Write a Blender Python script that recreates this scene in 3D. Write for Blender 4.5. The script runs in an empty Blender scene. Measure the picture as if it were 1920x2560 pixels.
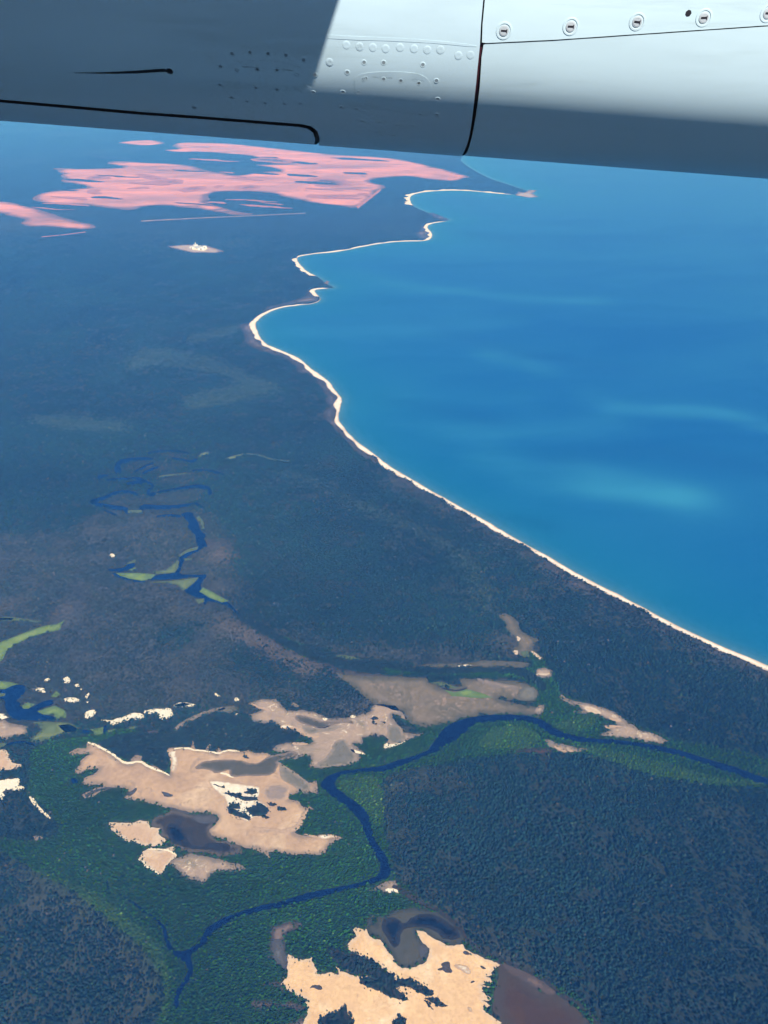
import bpy, math, random
import numpy as np
from mathutils import Vector, noise as mnoise
from mathutils.geometry import delaunay_2d_cdt

random.seed(7)
rng = np.random.default_rng(7)
scene = bpy.context.scene
col = scene.collection

# ------------------------------------------------------------------ camera
ALT = 2500.0                       # flight height in metres
FPX = 1922.0                       # focal length in pixels of the 1920 x 2560 photograph
PITCH = math.radians(31.5)         # looking down
cam_data = bpy.data.cameras.new('camera')
cam_data.sensor_fit = 'VERTICAL'; cam_data.sensor_height = 24.0
cam_data.lens = 24.0 * FPX / 2560.0
cam_data.clip_start = 0.05; cam_data.clip_end = 400000.0
cam = bpy.data.objects.new('camera', cam_data); col.objects.link(cam)
cam.location = (0, 0, ALT); cam.rotation_euler = (math.radians(90) - PITCH, 0, 0)
scene.camera = cam

# ------------------------------------------------------------------ sky, sun, exposure
SUN = Vector((0.43, -1.19, 1.0)).normalized()
world = bpy.data.worlds.new('World'); scene.world = world; world.use_nodes = True
wn = world.node_tree; bg = wn.nodes['Background']
sky = wn.nodes.new('ShaderNodeTexSky'); sky.sky_type = 'NISHITA'; sky.sun_disc = False
sky.sun_elevation = math.asin(SUN.z); sky.sun_rotation = math.atan2(SUN.x, SUN.y)
sky.altitude = 2500; sky.air_density = 1.0; sky.dust_density = 0.0; sky.ozone_density = 5.0
wn.links.new(sky.outputs[0], bg.inputs['Color']); bg.inputs['Strength'].default_value = 0.05
sl = bpy.data.lights.new('sun', 'SUN'); sl.energy = 5.0; sl.angle = math.radians(0.5); sl.color = (1.0, 0.965, 0.91)
so = bpy.data.objects.new('sun', sl); col.objects.link(so)
so.rotation_euler = SUN.to_track_quat('Z', 'Y').to_euler(); so.location = (0, 0, 4000)
scene.view_settings.view_transform = 'Standard'; scene.view_settings.look = 'None'
scene.view_settings.exposure = 0.5; scene.view_settings.gamma = 1.0
scene.render.engine = 'CYCLES'
scene.cycles.max_bounces = 5; scene.cycles.diffuse_bounces = 2; scene.cycles.glossy_bounces = 2
scene.cycles.transmission_bounces = 2; scene.cycles.volume_bounces = 0
scene.cycles.use_adaptive_sampling = False; scene.cycles.use_denoising = True; scene.cycles.denoising_input_passes = 'RGB'; scene.cycles.denoising_prefilter = 'NONE'

# ------------------------------------------------------------------ photograph pixels -> the ground
def px_ray(px, py):
    a = np.asarray(px, float) - 960.0; b = 1280.0 - np.asarray(py, float)
    c, s = math.cos(PITCH), math.sin(PITCH)
    return a, FPX * c + b * s, -FPX * s + b * c
def ground(pts):
    p = np.asarray(pts, float)
    dx, dy, dz = px_ray(p[:, 0], p[:, 1])
    t = -ALT / dz
    return np.stack([dx * t, dy * t], 1)
ZOOM = dict(A=(0, 1600, 1.728), B=(960, 1500, 1.728), C=(0, 2100, 1.728), D=(640, 2100, 1.728), E=(160, 1060, 2.765),
            F=(700, 1480, 2.183), G=(560, 760, 3.770), H=(600, 380, 2.0738), I=(0, 300, 1.728), J=(960, 900, 1.728),
            P1=(0, 1640, 3.456), P2=(400, 1700, 3.456), P3=(120, 1940, 3.456), P4=(640, 2200, 3.456), P5=(1000, 2200, 3.456),
            P6=(1240, 1500, 3.456), P7=(660, 1660, 3.456), P8=(0, 1400, 3.456), X=(0, 0, 1.0), U=(0, 0, 0.864))
def tr(*runs):
    """runs: zoom name followed by the string 'x,y x,y ...' -> photograph pixels"""
    out = []
    for z, s in zip(runs[::2], runs[1::2]):
        ox, oy, k = ZOOM[z]
        for q in s.split():
            x, y = q.split(',')
            out.append((ox + float(x) / k, oy + float(y) / k))
    return out
def rib(z, s, w0, w1=None):
    """a ribbon round a polyline, widths in the units of its zoom"""
    p = np.array(tr(z, s)); k = ZOOM[z][2]; n = len(p)
    w1 = w0 if w1 is None else w1
    d = np.gradient(p, axis=0); d /= np.linalg.norm(d, axis=1)[:, None] + 1e-9
    nn = np.stack([-d[:, 1], d[:, 0]], 1)
    w = np.linspace(w0, w1, n)[:, None] / k / 2 * (1.7 if z == 'E' else 1.0)
    return [tuple(q) for q in np.vstack([p + nn * w, (p - nn * w)[::-1]])]

# ------------------------------------------------------------------ materials
def new_mat(name):
    m = bpy.data.materials.new(name); m.use_nodes = True
    nt = m.node_tree; b = nt.nodes['Principled BSDF']
    return m, nt, b
def simple_mat(name, c, rough=0.6, metal=0.0, spec=0.5):
    m, nt, b = new_mat(name)
    b.inputs['Base Color'].default_value = (*c, 1); b.inputs['Roughness'].default_value = rough
    b.inputs['Metallic'].default_value = metal; b.inputs['Specular IOR Level'].default_value = spec
    return m
def N(nt, t, **kw):
    n = nt.nodes.new(t)
    for k, v in kw.items(): setattr(n, k, v)
    return n
def noise_node(nt, scale, detail=4, rough=0.55, vec=None, dist=0.0):
    n = N(nt, 'ShaderNodeTexNoise'); n.inputs['Scale'].default_value = scale
    n.inputs['Detail'].default_value = detail; n.inputs['Roughness'].default_value = rough; n.inputs['Distortion'].default_value = dist
    if vec is not None: nt.links.new(vec, n.inputs['Vector'])
    return n
def ramp(nt, fac, stops, interp='LINEAR'):
    r = N(nt, 'ShaderNodeValToRGB'); r.color_ramp.interpolation = interp
    e = r.color_ramp.elements
    while len(e) > 1: e.remove(e[-1])
    e[0].position = stops[0][0]; e[0].color = (*stops[0][1], 1)
    for p, c in stops[1:]:
        q = e.new(p); q.color = (*c, 1)
    nt.links.new(fac, r.inputs[0]); return r
def mix(nt, fac, a, b, mode='MIX'):
    m = N(nt, 'ShaderNodeMix', data_type='RGBA', blend_type=mode)
    for s, v in ((m.inputs[0], fac), (m.inputs[6], a), (m.inputs[7], b)):
        if isinstance(v, (int, float)): s.default_value = v
        elif isinstance(v, tuple): s.default_value = (*v, 1)
        else: nt.links.new(v, s)
    return m.outputs[2]
def math_n(nt, op, a, b=0.0, clamp=False):
    m = N(nt, 'ShaderNodeMath', operation=op, use_clamp=clamp)
    for s, v in zip(m.inputs, (a, b)):
        if isinstance(v, (int, float)): s.default_value = v
        else: nt.links.new(v, s)
    return m.outputs[0]

def flat_mat(name, c_main, c_alt, c_edge, edge_w, lam=90.0, rough=0.85, c_third=None, stretch=None, c_spot=None, spot=0.57):
    """sand, mud or marsh: two or three tones in drifting patches and a margin tone that follows the shore of the patch"""
    m, nt, b = new_mat(name)
    tc = N(nt, 'ShaderNodeTexCoord').outputs['Object']
    if stretch:
        mp = N(nt, 'ShaderNodeMapping'); mp.inputs['Scale'].default_value = (*stretch, 1); nt.links.new(tc, mp.inputs['Vector']); tc = mp.outputs[0]
    n1 = noise_node(nt, 1 / lam, 6, 0.6, tc, 0.6)
    n2 = noise_node(nt, 1 / (lam * 0.16), 4, 0.65, tc)
    n3 = noise_node(nt, 1 / (lam * 2.3), 4, 0.6, tc, 1.2)
    f = math_n(nt, 'MULTIPLY_ADD', n1.outputs[0], 3.2); f.node.inputs[2].default_value = -1.1; f.node.use_clamp = True
    c = mix(nt, f, c_main, c_alt)
    if c_third:
        f3 = math_n(nt, 'MULTIPLY_ADD', n3.outputs[0], 5.0); f3.node.inputs[2].default_value = -2.6; f3.node.use_clamp = True
        c = mix(nt, f3, c, c_third)
    if c_spot:
        n5 = noise_node(nt, 1 / (lam * 0.7), 5, 0.65, tc, 1.6)
        f5 = math_n(nt, 'MULTIPLY', math_n(nt, 'SUBTRACT', n5.outputs[0], spot), 14.0, True)
        c = mix(nt, f5, c, c_spot)
    at = N(nt, 'ShaderNodeAttribute', attribute_name='edge').outputs['Fac']
    wob = math_n(nt, 'MULTIPLY', n1.outputs[0], edge_w * 2.4)
    d = math_n(nt, 'SUBTRACT', at, wob); d = math_n(nt, 'ADD', d, edge_w * 0.75)
    d = math_n(nt, 'SUBTRACT', d, math_n(nt, 'MULTIPLY', math_n(nt, 'SUBTRACT', n2.outputs[0], 0.5), edge_w * 2.2))
    e = math_n(nt, 'DIVIDE', d, edge_w, True)
    n4 = noise_node(nt, 1 / (lam * 0.55), 4, 0.6, tc, 2.2)
    vein = math_n(nt, 'ABSOLUTE', math_n(nt, 'SUBTRACT', n4.outputs[0], 0.5))
    vein = math_n(nt, 'MULTIPLY', math_n(nt, 'SUBTRACT', 1.0, math_n(nt, 'DIVIDE', vein, 0.035, True)), 0.32)
    c = mix(nt, vein, c, tuple(x * 0.62 for x in c_main))
    c = mix(nt, e, c_edge, c)
    v = ramp(nt, n2.outputs[0], [(0.25, (0.8, 0.8, 0.8)), (0.75, (1.12, 1.12, 1.12))])
    c = mix(nt, 1.0, c, v.outputs[0], 'MULTIPLY')
    nt.links.new(c, b.inputs['Base Color']); b.inputs['Roughness'].default_value = rough; b.inputs['Specular IOR Level'].default_value = 0.06
    bp = N(nt, 'ShaderNodeBump'); bp.inputs['Strength'].default_value = 0.25; bp.inputs['Distance'].default_value = 1.5
    nt.links.new(n2.outputs[0], bp.inputs['Height']); nt.links.new(bp.outputs[0], b.inputs['Normal'])
    return m

MAT = {}
MAT['peach'] = flat_mat('pale tan salt flat', (0.53, 0.355, 0.225), (0.41, 0.275, 0.185), (0.27, 0.20, 0.15), 15, 130, c_third=(0.66, 0.49, 0.34), c_spot=(0.36, 0.255, 0.185), spot=0.60)
MAT['peach_small'] = flat_mat('tan salt flat', (0.60, 0.42, 0.28), (0.52, 0.35, 0.24), (0.58, 0.46, 0.35), 9, 60, c_third=(0.66, 0.5, 0.36))
MAT['pinkgrey'] = flat_mat('pink grey salt flat', (0.42, 0.305, 0.225), (0.33, 0.25, 0.195), (0.19, 0.155, 0.125), 13, 55, c_third=(0.22, 0.19, 0.14), c_spot=(0.70, 0.58, 0.45), spot=0.58)
MAT['orange'] = flat_mat('golden salt flat', (0.78, 0.53, 0.30), (0.66, 0.43, 0.245), (0.62, 0.46, 0.32), 8, 70, c_third=(0.84, 0.68, 0.48), c_spot=(0.52, 0.345, 0.215), spot=0.63)
MAT['white'] = flat_mat('white sand', (0.84, 0.78, 0.66), (0.78, 0.71, 0.59), (0.80, 0.70, 0.54), 3, 35)
PEACH, PINK = (0.46, 0.32, 0.225), (0.30, 0.225, 0.18)
MAT['white_on'] = flat_mat('white sand crust', (0.86, 0.80, 0.68), (0.70, 0.60, 0.48), PEACH, 6, 40, c_third=(0.74, 0.64, 0.50))
MAT['pink_on'] = flat_mat('pink grey crust', (0.31, 0.235, 0.195), (0.26, 0.205, 0.17), PEACH, 13, 50, c_third=(0.20, 0.165, 0.14))
MAT['grey_on'] = flat_mat('grey sedge on the flat', (0.155, 0.142, 0.108), (0.20, 0.178, 0.14), (0.26, 0.21, 0.165), 10, 55, c_third=(0.13, 0.122, 0.094))
MAT['olive_on'] = flat_mat('olive sedge on the flat', (0.075, 0.073, 0.05), (0.105, 0.096, 0.07), (0.20, 0.155, 0.12), 8, 45, c_third=(0.055, 0.056, 0.04))
MAT['pond'] = flat_mat('dark pond water', (0.004, 0.008, 0.022), (0.007, 0.010, 0.022), (0.026, 0.025, 0.023), 13, 60, 0.25)
MAT['beach'] = flat_mat('white beach sand', (0.88, 0.82, 0.75), (0.82, 0.74, 0.66), (0.56, 0.43, 0.34), 8, 70)
MAT['grey'] = flat_mat('grey salt marsh', (0.160, 0.130, 0.082), (0.21, 0.165, 0.115), (0.090, 0.082, 0.050), 24, 50, c_third=(0.095, 0.092, 0.055), c_spot=(0.30, 0.215, 0.16))
MAT['greygreen'] = flat_mat('grey green salt marsh', (0.155, 0.145, 0.11), (0.20, 0.18, 0.14), (0.115, 0.108, 0.08), 14, 60, c_third=(0.17, 0.155, 0.12))
MAT['marshdark'] = flat_mat('dark olive salt marsh', (0.062, 0.062, 0.042), (0.082, 0.076, 0.054), (0.045, 0.047, 0.034), 10, 40)
MAT['mud'] = flat_mat('grey mud', (0.050, 0.041, 0.026), (0.030, 0.026, 0.019), (0.095, 0.078, 0.055), 12, 50, 0.6)
MAT['mudpale'] = flat_mat('pale wet mud', (0.17, 0.165, 0.165), (0.13, 0.128, 0.13), (0.07, 0.068, 0.068), 18, 50, 0.5)
MAT['mudbrown'] = flat_mat('brown shallow mud', (0.054, 0.029, 0.010), (0.074, 0.038, 0.012), (0.060, 0.044, 0.026), 32, 80, 0.6, c_third=(0.032, 0.022, 0.012))
MAT['rim'] = flat_mat('reddish mud margin', (0.085, 0.046, 0.032), (0.064, 0.040, 0.027), (0.03, 0.028, 0.021), 9, 30)
MAT['tanstrip'] = flat_mat('tan mud margin', (0.24, 0.15, 0.10), (0.19, 0.125, 0.085), (0.08, 0.058, 0.045), 18, 30)
MAT['mauve'] = flat_mat('mauve mud', (0.20, 0.148, 0.13), (0.165, 0.125, 0.112), (0.06, 0.05, 0.045), 11, 25, c_third=(0.30, 0.28, 0.255))
MAT['lime'] = flat_mat('lime green sedge', (0.185, 0.265, 0.05), (0.13, 0.20, 0.05), (0.10, 0.16, 0.045), 12, 40, c_third=(0.22, 0.28, 0.08))
MAT['limedull'] = flat_mat('dull green sedge', (0.15, 0.19, 0.065), (0.10, 0.14, 0.05), (0.08, 0.11, 0.045), 12, 45, c_third=(0.21, 0.235, 0.10))
MAT['scrub'] = flat_mat('dark scrub floor', (0.022, 0.022, 0.018), (0.03, 0.028, 0.022), (0.035, 0.032, 0.026), 6, 20)
MAT['mine'] = flat_mat('red mined ground', (0.80, 0.31, 0.21), (0.42, 0.20, 0.175), (0.16, 0.09, 0.075), 110, 620, c_third=(0.20, 0.115, 0.105), stretch=(0.36, 1.0), c_spot=(0.07, 0.052, 0.047), spot=0.62)
MAT['mineside'] = flat_mat('grey pink regrowth', (0.10, 0.062, 0.055), (0.06, 0.048, 0.042), (0.40, 0.16, 0.115), 240, 500)
MAT['clearing'] = flat_mat('pale cleared ground', (0.36, 0.26, 0.22), (0.48, 0.40, 0.35), (0.16, 0.12, 0.105), 40, 150)
MAT['dune'] = flat_mat('mauve grey foredune', (0.17, 0.13, 0.115), (0.13, 0.105, 0.092), (0.05, 0.047, 0.042), 55, 120, c_third=(0.23, 0.175, 0.15))

def water_mat(name, c, rough=0.12, spec=0.35):
    m, nt, b = new_mat(name)
    tc = N(nt, 'ShaderNodeTexCoord').outputs['Object']
    n = noise_node(nt, 1 / 60.0, 3, 0.5, tc)
    r = ramp(nt, n.outputs[0], [(0.3, tuple(x * 0.8 for x in c)), (0.7, tuple(x * 1.2 for x in c))])
    nt.links.new(r.outputs[0], b.inputs['Base Color'])
    b.inputs['Roughness'].default_value = rough; b.inputs['IOR'].default_value = 1.33; b.inputs['Specular IOR Level'].default_value = spec
    return m
MAT['river'] = water_mat('river water', (0.0015, 0.007, 0.045))
MAT['lagoon'] = water_mat('lagoon water', (0.001, 0.014, 0.075))

# ------------------------------------------------------------------ meshes from outlines
def make_obj(name, verts, faces, mat, parent=None, smooth=False, kind=None):
    me = bpy.data.meshes.new(name); me.from_pydata([tuple(v) for v in verts], [], [tuple(f) for f in faces]); me.update()
    if mat is not None: me.materials.append(mat)
    if smooth: me.polygons.foreach_set('use_smooth', [True] * len(me.polygons))
    o = bpy.data.objects.new(name, me); col.objects.link(o)
    if parent is not None: o.parent = parent
    if kind: o['kind'] = kind
    return o
def tag(o, label, cat, group=None):
    o['label'] = label; o['category'] = cat
    if group: o['group'] = group
    return o
def densify(p, step, closed=True):
    q = np.vstack([p, p[:1]]) if closed else p
    out = []
    for a, b in zip(q[:-1], q[1:]):
        n = max(1, int(np.linalg.norm(b - a) / step))
        for i in range(n): out.append(a + (b - a) * i / n)
    if not closed: out.append(q[-1])
    return np.array(out)
def chaikin(p, k=1, closed=True):
    for _ in range(k):
        if closed:
            a, b = p, np.roll(p, -1, 0)
            p = np.stack([a * .75 + b * .25, a * .25 + b * .75], 1).reshape(-1, 2)
        else:
            a, b = p[:-1], p[1:]
            q = np.stack([a * .75 + b * .25, a * .25 + b * .75], 1).reshape(-1, 2)
            p = np.vstack([p[:1], q, p[-1:]])
    return p
def rough_edge(p, amp, lam, seed=0.0):
    out = np.empty_like(p)
    for i, (x, y) in enumerate(p):
        dx = dy = 0.0; a = amp; l = lam
        for o in range(3):
            v = mnoise.noise_vector(Vector((x / l, y / l, seed + 7.3 * o)))
            dx += v.x * a; dy += v.y * a; a *= 0.55; l *= 0.42
        out[i] = (x + dx, y + dy)
    return out
def inside(poly, pts):
    r = np.zeros(len(pts), bool); x, y = pts[:, 0], pts[:, 1]
    q = np.roll(poly, -1, 0)
    for (x0, y0), (x1, y1) in zip(poly, q):
        if y0 == y1: continue
        c = ((y0 > y) != (y1 > y))
        if c.any(): r ^= c & (x < (x1 - x0) * (y - y0) / (y1 - y0) + x0)
    return r
def dist_to(poly, pts, closed=True):
    a = poly; b = np.roll(poly, -1, 0)
    if not closed: a, b = a[:-1], b[:-1]
    ab = b - a; L = (ab ** 2).sum(1) + 1e-9
    out = np.empty(len(pts))
    for i in range(0, len(pts), 2000):
        q = pts[i:i + 2000]
        t = np.clip(((q[:, None] - a[None]) * ab[None]).sum(2) / L, 0, 1)
        out[i:i + 2000] = np.sqrt((((a[None] + t[..., None] * ab[None]) - q[:, None]) ** 2).sum(2).min(1))
    return out
def cdt_fill(boundary, interior):
    vs = [Vector((float(x), float(y))) for x, y in boundary] + [Vector((float(x), float(y))) for x, y in interior]
    n = len(boundary)
    ov, oe, of, *_ = delaunay_2d_cdt(vs, [], [list(range(n))], 1, 1e-4)
    return np.array([(v.x, v.y) for v in ov]), of
def set_attr(me, name, vals):
    a = me.attributes.new(name, 'FLOAT', 'POINT'); a.data.foreach_set('value', np.asarray(vals, np.float32))

_lat = rng.random((256, 256)).astype(np.float32)
def vnoise(x, y, lam, octv=4, seed=0):
    out = np.zeros(np.shape(x)); amp = 1.0; tot = 0
    for o in range(octv):
        u = np.asarray(x) / lam + 37.1 * o + seed * 13.7; w = np.asarray(y) / lam + 91.7 * o + seed * 5.3
        i, j = np.floor(u).astype(int), np.floor(w).astype(int); fu, fw = u - i, w - j
        fu = fu * fu * (3 - 2 * fu); fw = fw * fw * (3 - 2 * fw)
        g = lambda a, b: _lat[a % 256, b % 256]
        out += amp * ((g(i, j) * (1 - fu) + g(i + 1, j) * fu) * (1 - fw) + (g(i, j + 1) * (1 - fu) + g(i + 1, j + 1) * fu) * fw)
        tot += amp; amp *= .5; lam *= .47
    return out / tot
RASTER_POLYS = []                 # (class code, outline) for the tree cover
def patch(name, px, mat, z=0.5, rough=None, lam=None, smooth=0, cls='B', kind='structure', edge=True, grid=None):
    p = ground(px)
    d = float(np.hypot(*p.mean(0)))
    if smooth: p = chaikin(p, smooth)
    step = max(4.0, d / 340.0)
    p = densify(p, step)
    amp = (d / 420.0 if rough is None else rough); lam = lam or max(28.0, d / 55.0)
    if amp > 0: p = rough_edge(p, amp, lam, len(RASTER_POLYS) * 3.1)
    g = grid or step * 2.2
    lo, hi = p.min(0), p.max(0)
    gx, gy = np.meshgrid(np.arange(lo[0], hi[0], g), np.arange(lo[1], hi[1], g))
    q = np.stack([gx.ravel(), gy.ravel()], 1); q = q + rng.uniform(-.2, .2, q.shape) * g
    if len(q):
        q = q[inside(p, q)]
        if len(q): q = q[dist_to(p, q) > step * 0.6]
    v, f = cdt_fill(p, q)
    o = make_obj(name, np.column_stack([v, np.full(len(v), z)]), f, MAT[mat], kind=kind)
    set_attr(o.data, 'edge', dist_to(p, v))
    if o.data.polygons and o.data.polygons[0].normal.z < 0: o.data.flip_normals()
    if cls: RASTER_POLYS.append((cls, p))
    return o

# ------------------------------------------------------------------ vegetation cover (classes painted over the base woodland)
def cover(c, px, amp=14.0):
    p = densify(chaikin(ground(px), 1), 14.0)
    RASTER_POLYS.append((c, rough_edge(p, amp, 90.0, len(RASTER_POLYS) * 1.7)))
# open grey woodland
cover('S', tr('X', '-300,1330 180,1330 330,1300 480,1260 560,1300 590,1400 560,1500 620,1570 560,1640 620,1720 700,1760 620,1790 480,1760 380,1800 -300,1830'), 40)
cover('S', tr('P7', '60,190 140,150 300,160 380,230 350,290 200,300 80,290'), 20)
cover('S', tr('P7', '420,330 600,290 740,300 900,260 960,330 880,420 740,450 600,440 480,430'), 20)
cover('S', tr('F', '0,190 120,220 330,290 560,290 900,300 1160,350 1160,400 900,410 560,380 320,340 120,270 0,240'), 15)
cover('S', tr('P6', '0,280 120,300 150,430 120,520 0,500'), 12)
cover('S', tr('C', '0,30 90,80 200,150 330,230 450,330 560,420 660,520 700,620 690,700 600,795 560,795 600,640 480,470 330,330 180,240 0,190'), 18)
cover('S', tr('P5', '0,60 100,60 300,180 480,330 640,480 820,640 1000,720 1240,860 1480,1020 1659,1120 1659,1060 1480,960 1240,790 1000,620 800,480 640,330 480,200 300,60 150,-60 0,-60'), 12)
cover('S', tr('P7', '1040,980 1180,930 1400,900 1659,900 1659,960 1400,960 1180,1010 1150,1150 1150,1382 1150,1700 1040,1382'), 12)
cover('W', tr('P8', '1280,620 1480,520 1659,500 1750,640 1659,760 1400,720'), 20)
# dry grass
cover('G', tr('F', '0,290 100,350 220,390 360,430 600,455 640,500 560,560 440,540 340,490 240,420 100,380 0,340'), 12)
cover('G', tr('U', '450,1320 520,1350 600,1390 700,1440 680,1470 590,1420 500,1370'), 8)
cover('G', tr('P8', '500,440 560,390 640,370 740,360 770,400 740,450 650,430 560,440 520,500 470,490'), 10)
cover('G', tr('P8', '-60,380 80,380 60,450 -60,460'), 10)
cover('G', tr('E', '960,810 1040,790 1120,860 1180,930 1160,1000 1080,1010 1100,940 1030,880'), 12)
cover('p', rib('U', '600,1020 700,1050 770,1085 850,1125 940,1160 990,1200 1030,1250 1070,1330', 12, 24), 12)
cover('p', rib('U', '275,785 340,768 400,778 480,795 570,835', 40, 30), 60)
cover('p', rib('U', '400,735 470,722 520,705', 22, 18), 50)
cover('p', rib('U', '400,870 520,850 600,830', 40, 30), 60)
cover('p', rib('U', '60,905 180,915 280,925', 30, 30), 60)
for q in ('240,525 400,485 560,505 700,475 960,455 990,480 880,550 700,570 540,560 430,578 300,560', '400,340 430,275 600,252 860,272 880,290 640,350', '640,352 900,332 1100,355 900,400 640,425', '580,215 720,195 850,215 900,255 740,235', '570,590 880,565 950,600 800,630 640,625', '300,590 420,595 440,625 360,625', '290,640 500,625 700,650 640,690 360,700'):
    cover('S', tr('E', q), 5)
cover('S', tr('E', '130,640 420,560 800,620 1000,900 1250,1050 1210,1300 900,1382 0,1382 0,800'), 40)
# mangroves along the river and its arms
cover('M', tr('A', '130,460 250,430 420,405 560,375 600,395 640,420 900,500 1300,420 1380,400', 'P7', '860,640 1060,640 1040,740 1390,600 1210,520 1110,430 1180,440 1250,500 1340,545 1480,545',
   'B', '180,560 300,510 520,488 690,470 640,450 670,430 650,380 600,345 560,335 420,335 300,330 100,325 0,325', 'F', '420,410 300,395 160,370 0,290 0,230 100,275 200,325 300,345 420,362 560,388 700,415 850,425 1000,420 1150,412 1250,415 1330,430 1390,400 1350,350 1290,310 1400,330 1440,380 1500,450 1530,540',
   'B', '750,400 850,440 960,470 1040,515 1100,545 1220,595 1350,618 1450,636 1550,660 1659,690 1750,720 1750,830 1659,815 1560,808 1450,805 1350,795 1250,780 1140,755 1060,725 960,690 850,672 760,665 650,665 540,668 450,680 330,700 220,715 121,725',
   'P7', '1200,930 1070,960 1030,990 1040,1150 1050,1382', 'D', '590,140 620,180 680,235 740,270 820,320 870,360 920,420 960,470 1040,515 1120,540 1230,590 1350,650 1440,720 1490,795 1500,900', 'C', '1300,900 640,900 670,795 710,680 700,600 660,520 560,420 450,330 330,230 200,160 100,110 0,40 -60,0',
   'A', '-80,840 0,830 60,860 180,870 260,830 250,790 190,720 110,690 120,640 130,560'), 8)
cover('m', tr('C', '100,110 200,160 330,230 450,330 560,420 660,520 700,600 715,680 690,795 735,795 740,600 700,480 620,380 500,280 330,200 200,140'), 8)   # paler mangrove margin
cover('m', tr('B', '440,560 560,540 640,555 690,600 640,640 500,650 400,640'), 10)
cover('m', tr('B', '760,610 960,690 1140,755 1350,795 1560,805 1659,812 1659,790 1450,770 1200,700 1000,650 850,625'), 8)
cover('m', tr('P6', '560,1050 700,1000 860,1010 900,1060 780,1120 620,1130 500,1090'), 8)
cover('m', tr('P7', '640,1010 760,980 900,970 1010,990 1020,1150 1040,1382 940,1382 900,1280 800,1180 660,1080'), 6)
cover('D', rib('X', '590,1525 620,1550 660,1575 705,1603 780,1640 860,1662 960,1678', 16, 24), 5)
cover('D', rib('F', '100,300 200,338 300,355 420,372 560,395 700,422 850,432 1000,427 1150,418 1250,425 1330,445 1400,480 1450,540', 34, 44), 5)
# dark forest islands
cover('D', tr('A', '420,450 480,420 600,395 740,375 850,340 950,325 1060,340 1150,370 1250,395 1290,430 1240,460 1180,480 1130,490 1040,480 950,490 880,475 830,465 730,470 735,570 690,555 620,520 580,525 540,520 480,490 440,460'), 5)
cover('W', tr('A', '-40,690 100,690 190,720 250,790 260,830 180,870 60,860 -40,850'), 6)

# ------------------------------------------------------------------ coast, sea, beach
COAST_PX = tr('X', '4200,2450 3000,2080 2300,1812', 'J', '1659,1326 1600,1298 1500,1255 1400,1214 1300,1171 1200,1116 1100,1063 1000,1011 900,959 800,906 700,849 600,793 500,736 400,676 300,621 200,566 100,506 0,448',
   'G', '1440,1440 1350,1375 1245,1300 1155,1205 1095,1125 1070,1080 1075,1030 1095,960 1108,905 1065,845 1025,795 1000,755 960,712 905,672 835,628 780,582 735,535 690,505 605,468 505,424 418,394 360,352 325,296 300,228 288,188 312,158 360,114 428,74 505,44 600,24 700,14',
   'H', '302,793 380,788 412,772 413,755 395,735 381,719 402,711 450,708 492,702 460,690 440,680 420,660 390,642 347,622 322,597 299,572 290,552 304,543 342,535 400,526 480,521 530,513 600,498 680,483 760,470 850,463 930,463 977,458 996,440 989,415 970,397 970,382 993,371 1040,363 1094,353 1040,338 990,322 960,310 920,292 893,277 880,255 880,232 903,218 950,208 1030,201 1120,199 1220,203 1320,215 1430,221 1545,233 1500,205 1440,185 1380,165 1300,140 1230,105 1180,75 1150,50',
   'X', '1150,398 1180,372 1300,330 1600,290 2100,262 3400,250')
coast = densify(chaikin(ground(COAST_PX), 1, False), 30.0, False)
near = np.hypot(coast[:, 0], coast[:, 1]) < 16000
coast = np.where(near[:, None], rough_edge(coast, 7.0, 120.0, 3.0), coast)
cpx = lambda p: np.hypot(p[:, 0], p[:, 1])
keep = [0]
for i in range(1, len(coast)):                      # coarser vertices far away
    if np.linalg.norm(coast[i] - coast[keep[-1]]) > max(20, np.hypot(*coast[i]) / 260): keep.append(i)
coast = coast[keep]
sea_poly = np.vstack([coast, [[80000, 70000], [80000, -2000], [coast[0, 0], -2000]]])
sy = [900.0]
while sy[-1] < 60000: sy.append(sy[-1] + max(60, sy[-1] * 0.022))
sxp = [0.0]
while sxp[-1] < 76000: sxp.append(sxp[-1] + max(110, sxp[-1] * 0.03))
sx = np.array([-v for v in sxp[:0:-1]] + sxp)
gx, gy = np.meshgrid(sx, np.array(sy)); q = np.stack([gx.ravel(), gy.ravel()], 1)
q = q[(q[:, 0] > -14000)]
q = q[inside(sea_poly, q)]
dq = dist_to(coast, q, False); q = q[dq > 25]
v, f = cdt_fill(sea_poly, q)
sea = make_obj('sea', np.column_stack([v, np.full(len(v), 0.4)]), f, None, kind='structure')
if sea.data.polygons[0].normal.z < 0: sea.data.flip_normals()
shore = dist_to(coast, v, False)
plume = np.zeros(len(v)); deep = np.zeros(len(v))
def streak(pts, w_px, amount, arr):
    """sediment drifting in the water: soft band round a line"""
    p = ground(tr('U', pts)); w = ground(tr('U', pts.split()[len(pts.split()) // 2]))[0]
    k = np.hypot(*w) / 1660.0 * w_px * 2.6
    d = dist_to(p, v, False); arr += amount * np.exp(-(d / k) ** 2)
streak('1050,985 1150,1010 1280,1030 1400,1050 1470,1070', 26, 0.75, plume)
streak('1130,1045 1280,1060 1440,1075', 16, 0.45, plume)
streak('1330,880 1420,885 1540,890 1700,930', 14, 0.75, plume)
streak('960,930 1080,940 1260,930 1320,915', 20, 0.35, plume)
streak('1060,770 1130,780 1170,800', 14, 0.5, plume)
streak('700,890 900,850 1100,860 1240,850', 22, 0.22, plume)
streak('760,590 900,620 1080,640 1280,650', 14, 0.3, plume)
streak('600,720 800,720 1100,690', 18, 0.22, plume)
streak('1050,1115 1150,1130 1190,1140', 13, 0.9, deep)
streak('980,500 1060,510 1120,520', 10, 0.5, deep)
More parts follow.
